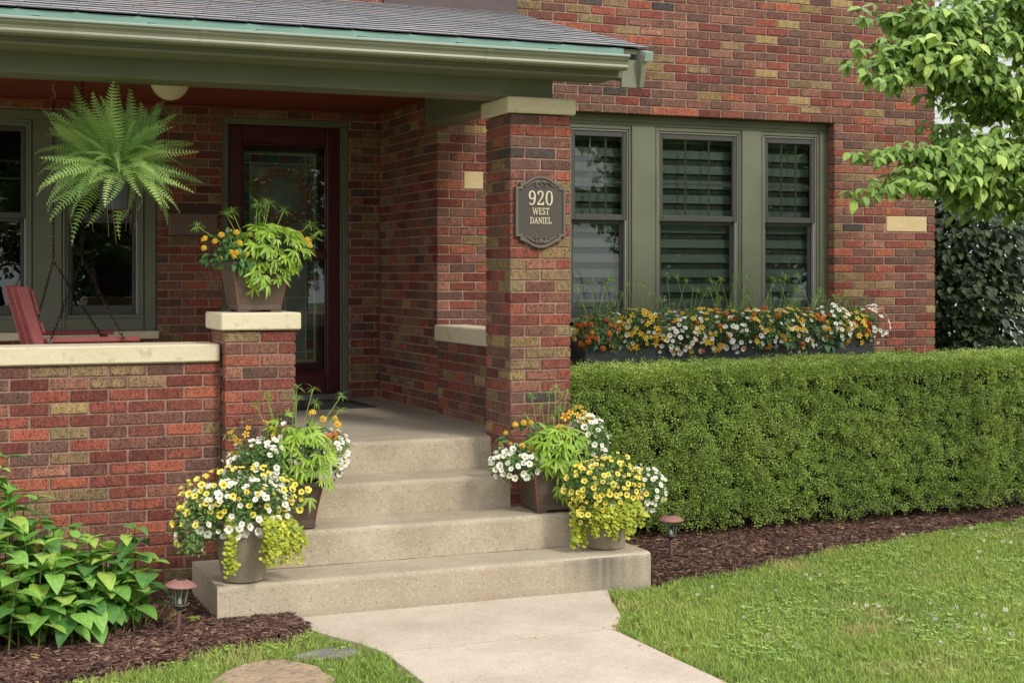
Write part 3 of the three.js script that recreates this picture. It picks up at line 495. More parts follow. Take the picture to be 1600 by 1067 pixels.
{
  const soilGreen = std({ map: tex(512, 512, (u, v) => { const n = fbm(u * 8, v * 8, 8, 5, 101), m = fbm(u * 60, v * 60, 60, 2, 104); return mixc(mixc(rgb(88, 98, 46), rgb(118, 126, 62), n), rgb(66, 56, 36), m > 0.6 ? (m - 0.6) * 2 : 0); }, true, 1), roughness: 1 });
  const g = new THREE.PlaneGeometry(160, 160, 2, 2).rotateX(-Math.PI / 2).translate(0, -0.035, 0); { const u = g.attributes.uv; for (let i = 0; i < u.count; i++) u.setXY(i, u.getX(i) * 120, u.getY(i) * 120); }
  struct(part('lawn_ground', g, soilGreen, scene));
  const path = sub('path', scene); struct(path);
  for (const [z0, z1] of [[0.6, 1.507], [1.522, 3.0], [3.015, 9.4]]) {
    const pts = []; const clip = (poly, lim, keepAbove) => { const out = []; for (let i = 0; i < poly.length; i++) { const a = poly[i], b = poly[(i + 1) % poly.length], ia = keepAbove ? a[1] >= lim : a[1] <= lim, ib = keepAbove ? b[1] >= lim : b[1] <= lim; if (ia) out.push(a); if (ia !== ib) { const t = (lim - a[1]) / (b[1] - a[1]); out.push([a[0] + (b[0] - a[0]) * t, lim]); } } return out; };
    const poly = clip(clip(pathPts, z0, true), z1, false), s = new THREE.Shape(poly.map(([x, z]) => new THREE.Vector2(x, -z)));
    const e = new THREE.ExtrudeGeometry(s, { depth: 0.08, bevelEnabled: true, bevelSize: 0.002, bevelThickness: 0.002, bevelOffset: -0.002, bevelSegments: 1 }).rotateX(-Math.PI / 2).translate(0, -0.082, 0);
    part('path_slab', e, M.path, path);
  }
  // mulch beds: uneven sheet plus shredded bark
  const bed = (name, x0, x1, z0, zf) => { const mb = new MB(), nx = Math.ceil((x1 - x0) / 0.08), nz = 24, P = (i, j) => { const x = x0 + (x1 - x0) * i / nx, zz = zf(x), z = z0 + (zz - z0) * j / nz, e = Math.min(1, (nz - j) / 3); return [x, -0.03 + 0.045 * e + 0.03 * (fbm(x * 4 + 20, z * 4 + 20, 999, 3, 111) - 0.5) * e, z]; };
    for (let i = 0; i < nx; i++) for (let j = 0; j < nz; j++) { const a = P(i, j), b = P(i + 1, j), c = P(i + 1, j + 1), d = P(i, j + 1); mb.quad(a, d, c, b, [a[0], a[2]], [d[0], d[2]], [c[0], c[2]], [b[0], b[2]]); }
    return struct(part(name, mb.geo(), M.soil, scene)); };
  bed('mulch_bed', 0.2, 6, -1.9, (x) => bedR(x) + 0.03); bed('mulch_bed_001', -4.8, -1.9, -0.12, (x) => x > -2.32 ? Math.min(bedL(x) + 0.03, 1.1) : bedL(x) + 0.03);
  const chipG = (() => { const mb = new MB(); mb.quad([-0.004, 0, -0.022], [0.004, 0.001, -0.02], [0.005, 0.004, 0.0], [-0.004, 0.003, 0]); mb.quad([-0.004, 0.003, 0], [0.005, 0.004, 0], [0.002, 0.001, 0.022], [-0.003, 0, 0.02]); mb.quad([-0.004, 0, -0.022], [-0.004, 0.003, 0], [-0.003, 0, 0.02], [-0.005, -0.006, 0]); mb.tri([0.004, 0.001, -0.02], [0.006, -0.006, 0], [0.002, 0.001, 0.022]); return mb.geo(); })();
  const ms = [], cs = [], tones = ['#523830', '#62473b', '#715244', '#402c25', '#816456', '#5a4036'].map(hex);
  const chip = (x, z, y) => { const q = new THREE.Quaternion().setFromEuler(new THREE.Euler(gauss() * 0.35, rr(0, 6.28), gauss() * 0.5)), s = rr(0.32, 1.0); ms.push(new THREE.Matrix4().compose(V(x, y, z), q, V(s * rr(0.5, 1.2), s, s * rr(0.9, 1.5)))); const c = pick(tones).clone().multiplyScalar(rr(0.75, 1.35)); if (rnd() < 0.025) c.set('#a98b66'); cs.push(c); };
  const hgt = (x, z) => 0.018 + 0.03 * (fbm(x * 4 + 20, z * 4 + 20, 999, 3, 111) - 0.5);
  for (let i = 0; i < 26000; i++) { const x = rr(0.2, 4.6), zf = bedR(x), z = rr(-0.9, zf + 0.03); if (x < 0.3 && z > 0.62) continue; const e = Math.min(1, (zf + 0.04 - z) / 0.15); chip(x, z, hgt(x, z) * e - 0.03 * (1 - e) + rr(0, 0.018)); }
  for (let i = 0; i < 33000; i++) { const x = rr(-4.8, -1.88), zf = bedL(x), z = rr(-0.1, zf + 0.03); if ((x > -2.32 && z < 0.665) || inPoly(pathPts, x - 0.03, z)) continue; const e = Math.min(1, (zf + 0.04 - z) / 0.15); chip(x, z, hgt(x, z) * e - 0.03 * (1 - e) + rr(0, 0.018)); }
  const mulch = scatter('mulch_chips', chipG, std({ color: 0xffffff, roughness: 0.95 }), ms, cs, scene); tag(mulch, 'shredded reddish brown bark mulch covering the planting beds', 'mulch', null, 'stuff');
}
{ // lawn
  const blade = new MB(); for (let i = 0; i < 13; i++) { const a = rr(0, 6.28), r = rr(0, 0.022), h = rr(0.024, 0.052), l = rr(0.1, 0.75) * h, w = rr(0.0011, 0.0019), d = [Math.cos(a), Math.sin(a)], b = [Math.cos(a * 3) * r, Math.sin(a * 3) * r], n = [-d[1] * w, d[0] * w]; const p0 = [b[0] + n[0], 0, b[1] + n[1]], p1 = [b[0] - n[0], 0, b[1] - n[1]], m0 = [b[0] + d[0] * l * 0.35 + n[0] * 0.8, h * 0.62, b[1] + d[1] * l * 0.35 + n[1] * 0.8], m1 = [b[0] + d[0] * l * 0.35 - n[0] * 0.8, h * 0.62, b[1] + d[1] * l * 0.35 - n[1] * 0.8], t = [b[0] + d[0] * l, h, b[1] + d[1] * l]; blade.quad(p0, p1, m1, m0); blade.tri(m0, m1, t); }
  const g = blade.geo(), ms = [], cs = [];
  const add = (x, z) => { const n = fbm(x * 1.6 + 40, z * 1.6 + 40, 999, 4, 121), dry = fbm(x * 3 + 10, z * 3 + 70, 999, 3, 125); const s = rr(0.7, 1.25); ms.push(new THREE.Matrix4().compose(V(x, -0.032, z), new THREE.Quaternion().setFromEuler(new THREE.Euler(gauss() * 0.12, rr(0, 6.28), gauss() * 0.12)), V(s, s * rr(0.75, 1.2), s))); const c = hex('#809f3e').lerp(hex('#abbb54'), n).lerp(hex('#bfb674'), Math.max(0, dry - 0.56) * 2.2); c.multiplyScalar(rr(0.75, 1.25)); cs.push(c); };
  const vis = (x, z) => { const [u, v] = toPixel([x, 0, z]); return u > -120 && u < 1720 && v < 1180 && v > 700; };
  for (let i = 0; i < 90000 && ms.length < 34000; i++) { const x = rr(-3.9, 4.9), z = rr(-0.95, 3.6); if (isLawn(x, z) && vis(x, z) && !(Math.hypot((x + 2.27) / 0.24, (z - 1.73) / 0.27) < 1) && !(Math.hypot((x + 1.93) / 0.13, (z - 1.42) / 0.075) < 1)) add(x, z); }
  tag(scatter('grass', g, plainLeaf(0xffffff, { roughness: 0.7 }), ms, cs, scene), 'short mown green grass of the front lawn', 'grass', null, 'stuff');
  // broad-leaved weeds and clover among the grass
  const wm = new MB(); for (let i = 0; i < 5; i++) { const a = i * 1.26 + rr(-0.3, 0.3), r = rr(0.014, 0.03), y = rr(0.03, 0.055), s = rr(0.009, 0.015), c = [Math.cos(a) * r, y, Math.sin(a) * r], ring = []; for (let k = 0; k < 8; k++) { const q = k / 8 * 6.283, rad = s * (k === 0 ? 0.7 : 1); ring.push([c[0] + Math.cos(q) * rad, y + Math.cos(q - a) * -s * 0.35, c[2] + Math.sin(q) * rad]); } for (let k = 0; k < 8; k++) wm.tri(c, ring[(k + 1) % 8], ring[k]); }
  const wg = wm.geo(), m2 = [], c2 = [];
  for (let i = 0; i < 60000 && m2.length < 3400; i++) { const x = rr(-3.9, 4.9), z = rr(-0.95, 3.2); if (!isLawn(x, z) || !vis(x, z)) continue; const n = fbm(x * 1.9 + 90, z * 1.9 + 30, 999, 3, 131), edge = x > -1 ? z - bedR(x) < 0.45 && x > 2 : z - bedL(x) < 0.2; if (rnd() > Math.min(1, Math.max(0.05, (n - (edge ? 0.36 : 0.5)) * 5))) continue; if (Math.hypot((x + 2.27) / 0.24, (z - 1.73) / 0.27) < 1) continue; const s = rr(0.38, 0.9); m2.push(new THREE.Matrix4().compose(V(x, -0.03, z), new THREE.Quaternion().setFromEuler(new THREE.Euler(gauss() * 0.15, rr(0, 6.28), gauss() * 0.15)), V(s, s * rr(0.7, 1.15), s))); c2.push(hex('#7ea03e').lerp(hex('#a2bb52'), rnd()).multiplyScalar(rr(0.8, 1.15))); }
  tag(scatter('clover_leaves', wg, plainLeaf(0xffffff), m2, c2, scene), 'patches of low broad-leaved clover and weeds in the lawn', 'ground cover', null, 'stuff');
  const fm = new MB(); for (let k = 0; k < 14; k++) { const a = k * 2.4, y = k / 14, r = 0.009 * Math.sqrt(1 - (y * 2 - 1) ** 2 * 0.8), c = [Math.cos(a) * r, 0.055 + y * 0.014, Math.sin(a) * r]; fm.tri([c[0] - 0.003, c[1], c[2]], [c[0] + 0.003, c[1], c[2] + 0.002], [c[0] * 1.3, c[1] + 0.006, c[2] * 1.3]); } const m3 = [];
  for (let i = 0; i < 4000 && m3.length < 110; i++) { const x = rr(0, 4.2), z = rr(0, 2.6); if (rnd() > (x * 0.25 + z * 0.2)) continue; if (isLawn(x, z) && vis(x, z) && fbm(x * 2 + 5, z * 2 + 9, 999, 2, 141) > 0.52) m3.push(new THREE.Matrix4().compose(V(x, -0.02, z), new THREE.Quaternion().setFromAxisAngle(YAX, rr(0, 6)), V(1, 1, 1).multiplyScalar(rr(0.7, 1.2)))); }
  tag(scatter('clover_flowers', fm.geo(), std({ color: hex('#e4e0d0'), roughness: 0.9 }), m3, null, scene), 'small white clover flower heads dotted over the lawn', 'clover flowers', null, 'stuff');
}
{ // a few dry leaves and bits blown along the walk and the lawn edge
  const g = leaf(0.032, 0.017, { curl: 0.5, seg: 4, fold: 0.5 }), ms = [], cs = [];
  for (let i = 0; i < 64; i++) { let x, z, y = 0.004; if (i < 22) { z = rr(1.2, 3); x = lerpLine([[0.6, -0.07], [1.17, -0.25], [1.52, -0.46], [3, -0.42]], z) + rr(-0.06, 0.1); y = x < -0.42 ? 0.004 : 0.012; } else if (i < 32) { x = rr(-1.6, -0.3); z = rr(0.7, 2.4); } else { x = rr(0, 3.6); z = rr(0.3, 2.4); if (!isLawn(x, z)) continue; y = 0.016; } ms.push(basis(V(x, y, z), V(gauss(), 0.1, gauss()).normalize(), V(gauss() * 0.3, 1, gauss() * 0.3), i >= 22 && i < 32 ? rr(0.2, 0.45) : rr(0.5, 1.2))); cs.push(hex(pick(['#b98d55', '#9a6f42', '#c4a36a', '#8a5a38']))); }
  tag(scatter('leaf_litter', g, plainLeaf(0xffffff), ms, cs, scene), 'a few small dry brown leaves scattered along the walk and lawn', 'leaf litter', null, 'stuff');
}
function flagstone(label, cx, cz, rx, rz, col) {
  const s = new THREE.Shape(), n = 16; for (let i = 0; i <= n; i++) { const a = i / n * 6.283, k = 1 + 0.09 * Math.sin(a * 3 + cx) + 0.05 * Math.sin(a * 7 + cz * 3); s[i ? 'lineTo' : 'moveTo'](Math.cos(a) * rx * k, Math.sin(a) * rz * k); }
  const g = new THREE.ExtrudeGeometry(s, { depth: 0.03, bevelEnabled: true, bevelSize: 0.01, bevelThickness: 0.008, bevelSegments: 2 }).rotateX(-Math.PI / 2);
  const m = part(numbered('stepping_stone'), g, std({ map: tex(256, 256, (u, v) => { const n1 = fbm(u * 5, v * 5, 5, 5, 151), n2 = fbm(u * 16, v * 16, 16, 3, 155); let c = mixc(col[0], col[1], n1 * 1.4 - 0.2); if (n2 > 0.6) c = mixc(c, col[2], (n2 - 0.6) * 2.5); return c; }, true, 2), bumpMap: wornBump, bumpScale: 0.02, roughness: 0.95 }), scene, [cx, -0.04, cz]);
  return tag(m, label, 'stepping stone');
}
flagstone('large sandy tan stepping stone set in the grass by the bottom edge', -2.27, 1.73, 0.25, 0.28, [rgb(146, 126, 104), rgb(176, 152, 122), rgb(104, 94, 84)]);
flagstone('small grey stepping stone half hidden by grass next to the path', -1.93, 1.42, 0.15, 0.085, [rgb(112, 108, 104), rgb(140, 134, 126), rgb(84, 80, 78)]);

// ------------------------------------------------------------------ flowers and leaves for the pots
const vcol = new THREE.MeshPhysicalMaterial({ color: 0xffffff, vertexColors: true, roughness: 0.7, transmission: 0.25, thickness: 0, side: THREE.DoubleSide });
function petunia(R, outer, throat, k, cup = 0) { const mb = new MB(), n = 20, o = hex(outer).toArray(), t = hex(throat).toArray(), mid = o.map((v, i) => v * 0.9 + t[i] * 0.1), r1 = [], r2 = []; for (let i = 0; i < n; i++) { const a = i / n * 6.283, lobe = 0.86 + 0.14 * Math.abs(Math.cos(a * 2.5 + k)), w = Math.sin(a * 5 + k * 3) * 0.1; r1.push([Math.cos(a) * R * 0.34, -R * 0.22, Math.sin(a) * R * 0.34]); const q = lobe * (1 - cup * 0.55); r2.push([Math.cos(a) * R * q, R * (0.02 + w + cup * 0.8), Math.sin(a) * R * q]); } for (let i = 0; i < n; i++) { const j = (i + 1) % n; mb.tri([0, -R * 0.75, 0], r1[j], r1[i], [0, 0], [0, 0], [0, 0], t.map((v) => v * 0.85), t, t); mb.quad(r1[i], r1[j], r2[j], r2[i], [0, 0], [0, 0], [0, 0], [0, 0], mid, mid, o, o); } return mb.geo(); }
const whiteP = [...[0, 1, 2, 1.5].map((k) => petunia(0.0205, '#f4f2ec', '#d8d07a', k)), petunia(0.0195, '#f2f0e6', '#d8d07a', 0.4, 0.3), petunia(0.018, '#efeedd', '#cfd08a', 2.2, 0.55), petunia(0.0125, '#e9edc9', '#b9c47a', 0.8, 0.9)], yellowP = [...[0, 1, 2, 1.5].map((k) => petunia(0.0185, '#f2e262', '#b0901c', k)), petunia(0.018, '#f0dd55', '#b0901c', 0.4, 0.3), petunia(0.0165, '#ecdf70', '#b9a030', 2.2, 0.55), petunia(0.011, '#d9d96a', '#a6a83a', 0.8, 0.9)];
function starFlower(R, c1, c2, k) { const mb = new MB(), a1 = hex(c1).toArray(), a2 = hex(c2).toArray(); for (let i = 0; i < 5; i++) { const a = i * 1.2566 + k, d = [Math.cos(a), Math.sin(a)], n = [-d[1], d[0]], P = (r, w, y) => [d[0] * r + n[0] * w, y, d[1] * r + n[1] * w]; mb.quad(P(R * 0.1, -R * 0.1, 0), P(R * 0.6, -R * 0.27, R * 0.12), P(R * 0.6, R * 0.27, R * 0.12), P(R * 0.1, R * 0.1, 0), [0, 0], [0, 0], [0, 0], [0, 0], a2, a1, a1, a2); mb.tri(P(R * 0.6, -R * 0.27, R * 0.12), P(R, 0, R * 0.05), P(R * 0.6, R * 0.27, R * 0.12), [0, 0], [0, 0], [0, 0], a1, a1, a1); } for (let i = 0; i < 6; i++) { const a = i * 1.047; mb.tri([0, R * 0.25, 0], [Math.cos(a + 1.047) * R * 0.18, R * 0.05, Math.sin(a + 1.047) * R * 0.18], [Math.cos(a) * R * 0.18, R * 0.05, Math.sin(a) * R * 0.18], [0, 0], [0, 0], [0, 0], a2, a2, a2); } return mb.geo(); }
const starP = [0, 0.5, 1].map((k) => starFlower(0.026, '#f8d436', '#d09a1c', k)), daisyP = [0.2, 0.9].map((k) => starFlower(0.026, '#f5c22a', '#a8741a', k));
function lantana(R, cols, k) { const mb = new MB(); for (let i = 0; i < 19; i++) { const y = 1 - i / 19 * 1.1, r = Math.sqrt(Math.max(0, 1 - y * y)), a = i * 2.4 + k, n = V(Math.cos(a) * r, y, Math.sin(a) * r), c = hex(cols[i < 7 ? 0 : i < 13 ? 1 : 2] ?? cols[0]).toArray(), p = n.clone().multiplyScalar(R * 0.85), u = V(0.3, 1, 0.7).cross(n).normalize(), v = n.clone().cross(u); const ring = []; for (let q = 0; q < 5; q++) ring.push(p.clone().addScaledVector(u, Math.cos(q * 1.257) * R * 0.34).addScaledVector(v, Math.sin(q * 1.257) * R * 0.34).addScaledVector(n, R * 0.12).toArray()); for (let q = 0; q < 5; q++) mb.tri(p.toArray(), ring[q], ring[(q + 1) % 5], [0, 0], [0, 0], [0, 0], c.map((t) => t * 0.7), c, c); } return mb.geo(); }
const lantY = [0, 1].map((k) => lantana(0.019, ['#f5c22c', '#f8d648', '#f5ca38'], k)), lantO = [0, 1].map((k) => lantana(0.02, ['#e8892a', '#e2711c', '#dd5f1c'], k)), lantR = [0, 1].map((k) => lantana(0.019, ['#d8521e', '#d0421c', '#c8401e'], k));
function palmLeaf(k) { const L = []; for (let i = -2; i <= 2; i++) { const len = 0.078 - Math.abs(i) * 0.012 + rr(-0.006, 0.006); const g = leaf(len, 0.0145, { fold: 0.15, curl: 0.2 + k * 0.14 + rr(0, 0.2), seg: 4, belly: 0.5 }); g.rotateZ(rr(-0.25, 0.25)); g.rotateY(i * 0.6 + rr(-0.14, 0.14)); L.push(g); } return merge(L); }
const palmLeaves = [0, 1, 2, 0.5, 1.6, -0.8].map(palmLeaf), ovalLeaves = [0, 1, 2].map((k) => leaf(0.05, 0.03, { curl: 0.25 + k * 0.12, seg: 4 })), bigOval = [0, 1].map((k) => leaf(0.075, 0.046, { curl: 0.3 + k * 0.2, seg: 5 }));
const LM = { lime: ['#98bb3c', '#a8c84a', '#88aa36'].map((c) => plainLeaf(hex(c), { roughness: 0.5 })), lant: ['#3d6a34', '#4a7a3a', '#325a30'].map((c) => plainLeaf(hex(c), { roughness: 0.5, transmission: 0.2 })), jenny: ['#a2ae24', '#b3b92e', '#8f9f24'].map((c) => plainLeaf(hex(c))), pet: plainLeaf(0xffffff, { transmission: 0.2 }), papy: plainLeaf(hex('#8fae54'), { transmission: 0.15 }), papyL: plainLeaf(hex('#88ad4c'), { transmission: 0.15 }) };
function sprig(len, wid, n, spread, fold = 0.3) { const mb = new MB(); for (let i = 0; i < n; i++) { const a = i * 2.4 + rr(-0.3, 0.3), e = rr(-0.2, 1.1), d = V(Math.cos(a) * Math.cos(e), Math.sin(e), Math.sin(a) * Math.cos(e)), p = d.clone().multiplyScalar(rr(0.1, 1) * spread), s = V(0, 1, 0.01).cross(d).normalize(), u = d.clone().cross(s), L = len * rr(0.7, 1.2), Wd = wid * rr(0.8, 1.2) / 2, q = (t, w, y) => p.clone().addScaledVector(d, t * L).addScaledVector(s, w).addScaledVector(u, y).toArray(); mb.quad(q(0, 0, 0), q(0.45, Wd, Wd * fold), q(1, 0, -L * 0.12), q(0.45, -Wd, Wd * fold)); } return mb.geo(); }
const petSprig = [sprig(0.024, 0.011, 12, 0.03), sprig(0.022, 0.01, 11, 0.028)];
function onEllipsoid(e, front = -0.25) { for (let i = 0; i < 60; i++) { const n = V(gauss(), gauss(), gauss()).normalize(); if (n.z * 0.8 + n.y * 0.6 - n.x * 0.25 < front) continue; return { n, p: V(e.c[0] + n.x * e.r[0], e.c[1] + n.y * e.r[1], e.c[2] + n.z * e.r[2]) }; } }
function flowersOn(parent, geos, e, n, scale = 1, name = 'flower') { const pts = []; let guard = 0; while (pts.length < n && guard++ < n * 30) { const q = onEllipsoid(e, 0); if (!q) continue; if (pts.some((o) => o.distanceTo(q.p) < 0.021 * scale)) continue; pts.push(q.p); const f = q.n.clone().multiplyScalar(1).add(V(gauss() * 0.55 - 0.12, 0.5 + gauss() * 0.4, 0.4 + gauss() * 0.5)).normalize(), t = V(rr(-1, 1), rr(-0.2, 0.2), rr(-1, 1)); place(name, pick(geos), vcol, parent, basis(q.p.clone().addScaledVector(q.n, rr(0.0, 0.018)), t.cross(f), f, rr(0.68, 1.1) * scale)); } }
function foliageOn(parent, list, per, cols, geo = petSprig, name = 'foliage') { const ms = [], cs = []; for (const e of list) { const n = per * e.r[0] * e.r[1] * 100; for (let i = 0; i < n; i++) { const q = onEllipsoid(e, -0.5), k = rr(0.55, 1.0); const p = V(e.c[0], e.c[1], e.c[2]).lerp(q.p, k); ms.push(basis(p, V(gauss(), gauss(), gauss()).normalize(), q.n.clone().add(V(0, 0.6, 0)).normalize(), rr(0.8, 1.3))); cs.push(hex(pick(cols)).multiplyScalar(rr(0.8, 1.2))); } } const half = Math.ceil(ms.length / 2); return scatter(name, geo[0], LM.pet, ms, cs, parent); }
function vineOn(parent, e, n, geos = palmLeaves, mats = LM.lime, droop = 0.5, size = 1) { for (let i = 0; i < n; i++) { const q = onEllipsoid(e, -0.05); const d = V(q.n.x + gauss() * 0.5, q.n.y * 0.5 - droop + gauss() * 0.45, q.n.z + gauss() * 0.35).normalize(); place('leaf', pick(geos), pick(mats), parent, basis(q.p, d, q.n.clone().add(V(gauss() * 0.7, 0.5 + gauss() * 0.6, 0.25 + gauss() * 0.5)), size * rr(0.55, 1.2))); } }
function papyrus(parent, x, y, z, h, lean, dir, rays = 22, rl = 0.075, mat = LM.papy) { const top = V(x + Math.cos(dir) * lean, y + h, z + Math.sin(dir) * lean), L = [taper([[x, y, z], [x + Math.cos(dir) * lean * 0.35, y + h * 0.55, z + Math.sin(dir) * lean * 0.35], top], 0.0028, 0.0019, 6, 4)]; for (let i = 0; i < rays; i++) { const a = i * 2.4, e = rr(-0.35, 1.0), d = V(Math.cos(a) * Math.cos(e), Math.sin(e), Math.sin(a) * Math.cos(e)), m = basis(top, d, YAX, rl / 0.075 * rr(0.75, 1.15)); L.push(rayG.clone().applyMatrix4(m)); } part('papyrus_stem', merge(L), mat, parent); }
const rayG = leaf(0.075, 0.0055, { curl: 0.45, seg: 3, belly: 0.35, fold: 0.6 });
function trailing(parent, strands, name = 'trailing_leaves') { // strands of round coin-like leaves
  const ms = [], cs = [], disc = new MB(); for (let k = 0; k < 7; k++) { const a = k / 7 * 6.283, b = (k + 1) / 7 * 6.283; disc.tri([0, 0, 0.009], [Math.sin(b) * 0.009, 0.0015, 0.009 - Math.cos(b) * 0.009], [Math.sin(a) * 0.009, 0.0015, 0.009 - Math.cos(a) * 0.009]); }
  const stems = [];
  for (const s of strands) { const c = new THREE.CatmullRomCurve3(s.map((p) => V(...p))), len = c.getLength(), n = Math.ceil(len / 0.0105); stems.push(new THREE.TubeGeometry(c, 8, 0.0013, 3)); for (let i = 0; i <= n; i++) { const p = c.getPointAt(Math.min(1, i / n)), t = c.getTangentAt(Math.min(1, i / n)); for (const sd of [-1, 1]) { const d = V(sd * rr(0.5, 1), rr(-0.4, 0.5), rr(0, 0.9)).add(t.clone().multiplyScalar(0.3)).normalize(); ms.push(basis(p.clone().add(V(gauss() * 0.016, gauss() * 0.012, gauss() * 0.008 + 0.004)), d, V(gauss() * 0.5, 0.7 + gauss() * 0.3, 0.8), rr(0.75, 1.5))); cs.push(hex(pick(['#b9be36', '#a8b430', '#c6c843', '#8c9e2c', '#98a630'])).multiplyScalar(rr(0.8, 1.15))); } } }
  part('trailing_stems', merge(stems), M.stem, parent); scatter(name, disc.geo(), LM.pet, ms, cs, parent);
}
// tapered square planter with copper corners, foot rail and rim
function squarePot(t, b, w, h) {
  const mb = new MB(), bb = b / 2, ww = w / 2, y0 = 0.045, wall = (x0, x1) => { for (let k = 0; k < 4; k++) { const a = k * Math.PI / 2, R = (x, z) => [x * Math.cos(a) + z * Math.sin(a), -x * Math.sin(a) + z * Math.cos(a)], q = (s, y) => { const r = bb + (ww - bb) * (y - y0) / (h - y0); const [X, Z] = R(s * r, r); return [X, y, Z]; }; mb.quad(q(-1, y0), q(1, y0), q(1, h), q(-1, h), [0, 0], [b, 0], [w, h], [0, h]); } };
  wall(); const pot = part('pot', mb.geo(), M.potSquare, t);
  const rim = []; for (const [x, z, lx, lz] of [[0, ww, w + 0.012, 0.016], [0, -ww, w + 0.012, 0.016], [ww, 0, 0.016, w - 0.006], [-ww, 0, 0.016, w - 0.006]]) rim.push(box(x - lx / 2, x + lx / 2, h - 0.028, h + 0.004, z - lz / 2, z + lz / 2, 0.004)); part('rim', merge(rim), M.potSquare, pot);
  for (const [sx, sz] of [[1, 1], [1, -1], [-1, 1], [-1, -1]]) part('corner_strip', taper([[sx * bb, y0, sz * bb], [sx * (bb + ww) / 2, (y0 + h) / 2, sz * (bb + ww) / 2], [sx * ww, h - 0.02, sz * ww]], 0.0055, 0.0055, 3, 5), M.copper, pot);
  const foot = [box(-bb - 0.003, bb + 0.003, 0.012, y0 + 0.001, -bb - 0.003, bb + 0.003, 0.004)]; for (const [sx, sz] of [[1, 1], [1, -1], [-1, 1], [-1, -1]]) foot.push(box(sx * (bb - 0.03) - 0.034, sx * (bb - 0.03) + 0.034, 0, 0.0125, sz * (bb - 0.03) - 0.034, sz * (bb - 0.03) + 0.034, 0.003)); part('base', merge(foot), M.potSquare, pot);
  part('potting_soil', box(-ww + 0.01, ww - 0.01, h - 0.06, h - 0.03, -ww + 0.01, ww - 0.01, 0), M.soil, t);
}
function roundPot(t, r0, r1, h) {
  const P = [[0, 0], [r0 - 0.006, 0], [r0, 0.006], [r0 + (r1 - r0) * 0.5, h * 0.5], [r1 - 0.004, h - 0.03], [r1 + 0.004, h - 0.026], [r1 + 0.008, h - 0.004], [r1 + 0.003, h], [r1 - 0.012, h], [r1 - 0.016, h - 0.03], [r1 - 0.025, h - 0.05]].map((p) => new THREE.Vector2(...p));
  part('pot', new THREE.LatheGeometry(P, 40), M.potRound, t); part('potting_soil', new THREE.CylinderGeometry(r1 - 0.018, r1 - 0.02, 0.02, 24).translate(0, h - 0.045, 0), M.soil, t);
}
const PETC = ['#5f8140', '#6f934c', '#517337', '#7c9a55'], DARKC = ['#446a38', '#527c42', '#3a5c2e'];

{ // planter on the pier cap
  const t = thing('planter', 'square bronze planter with lime potato vine and yellow lantana on the pier cap', 'planter', [-1.915, 1.588, -0.235]); squarePot(t, 0.25, 0.325, 0.285);
  t.rotation.y = 0.02;
  const eV = { c: [0.09, 0.36, 0.06], r: [0.19, 0.15, 0.17] }, eV2 = { c: [0.05, 0.24, 0.12], r: [0.14, 0.15, 0.1] }, eL = { c: [-0.16, 0.34, 0.05], r: [0.15, 0.11, 0.14] };
  foliageOn(t, [{ c: [0, 0.33, 0], r: [0.2, 0.1, 0.15] }], 60, DARKC);
  vineOn(t, eV, 120, palmLeaves, LM.lime, 0.45, 1.05); vineOn(t, eV2, 46, palmLeaves, LM.lime, 0.75, 0.95);
  vineOn(t, eL, 80, ovalLeaves, LM.lant, 0.1, 1.0); vineOn(t, { c: [-0.13, 0.31, 0.12], r: [0.1, 0.06, 0.06] }, 18, bigOval, LM.lant, 0.3); vineOn(t, { c: [0.26, 0.33, 0.08], r: [0.05, 0.08, 0.06] }, 14, ovalLeaves, LM.lant, 0.3);
  flowersOn(t, lantY, { c: [-0.16, 0.36, 0.06], r: [0.16, 0.1, 0.14] }, 15, 0.95); flowersOn(t, lantY, { c: [0.27, 0.36, 0.08], r: [0.04, 0.05, 0.06] }, 4, 1.2); flowersOn(t, lantO, { c: [0.24, 0.4, 0.06], r: [0.03, 0.05, 0.05] }, 3, 0.9);
  for (const [x, z, h, l, d] of [[-0.05, 0, 0.33, 0.12, 3.0], [0.0, -0.02, 0.4, 0.03, 1], [0.04, -0.02, 0.4, 0.05, 0.2], [0.07, 0, 0.36, 0.1, 0.3], [-0.02, -0.05, 0.36, 0.1, 3.4], [-0.08, 0.02, 0.26, 0.26, 3.1], [0.05, -0.05, 0.42, 0.06, 5.5], [0.12, 0.02, 0.28, 0.2, 0.1], [0.14, 0, 0.24, 0.24, 0.25], [0.16, 0.04, 0.2, 0.18, 0.5], [-0.1, 0.06, 0.2, 0.08, 2.6], [0.02, 0.02, 0.34, 0.06, 5]]) papyrus(t, x, 0.23, z, h, l, d, 24, 0.062, LM.papyL);
}
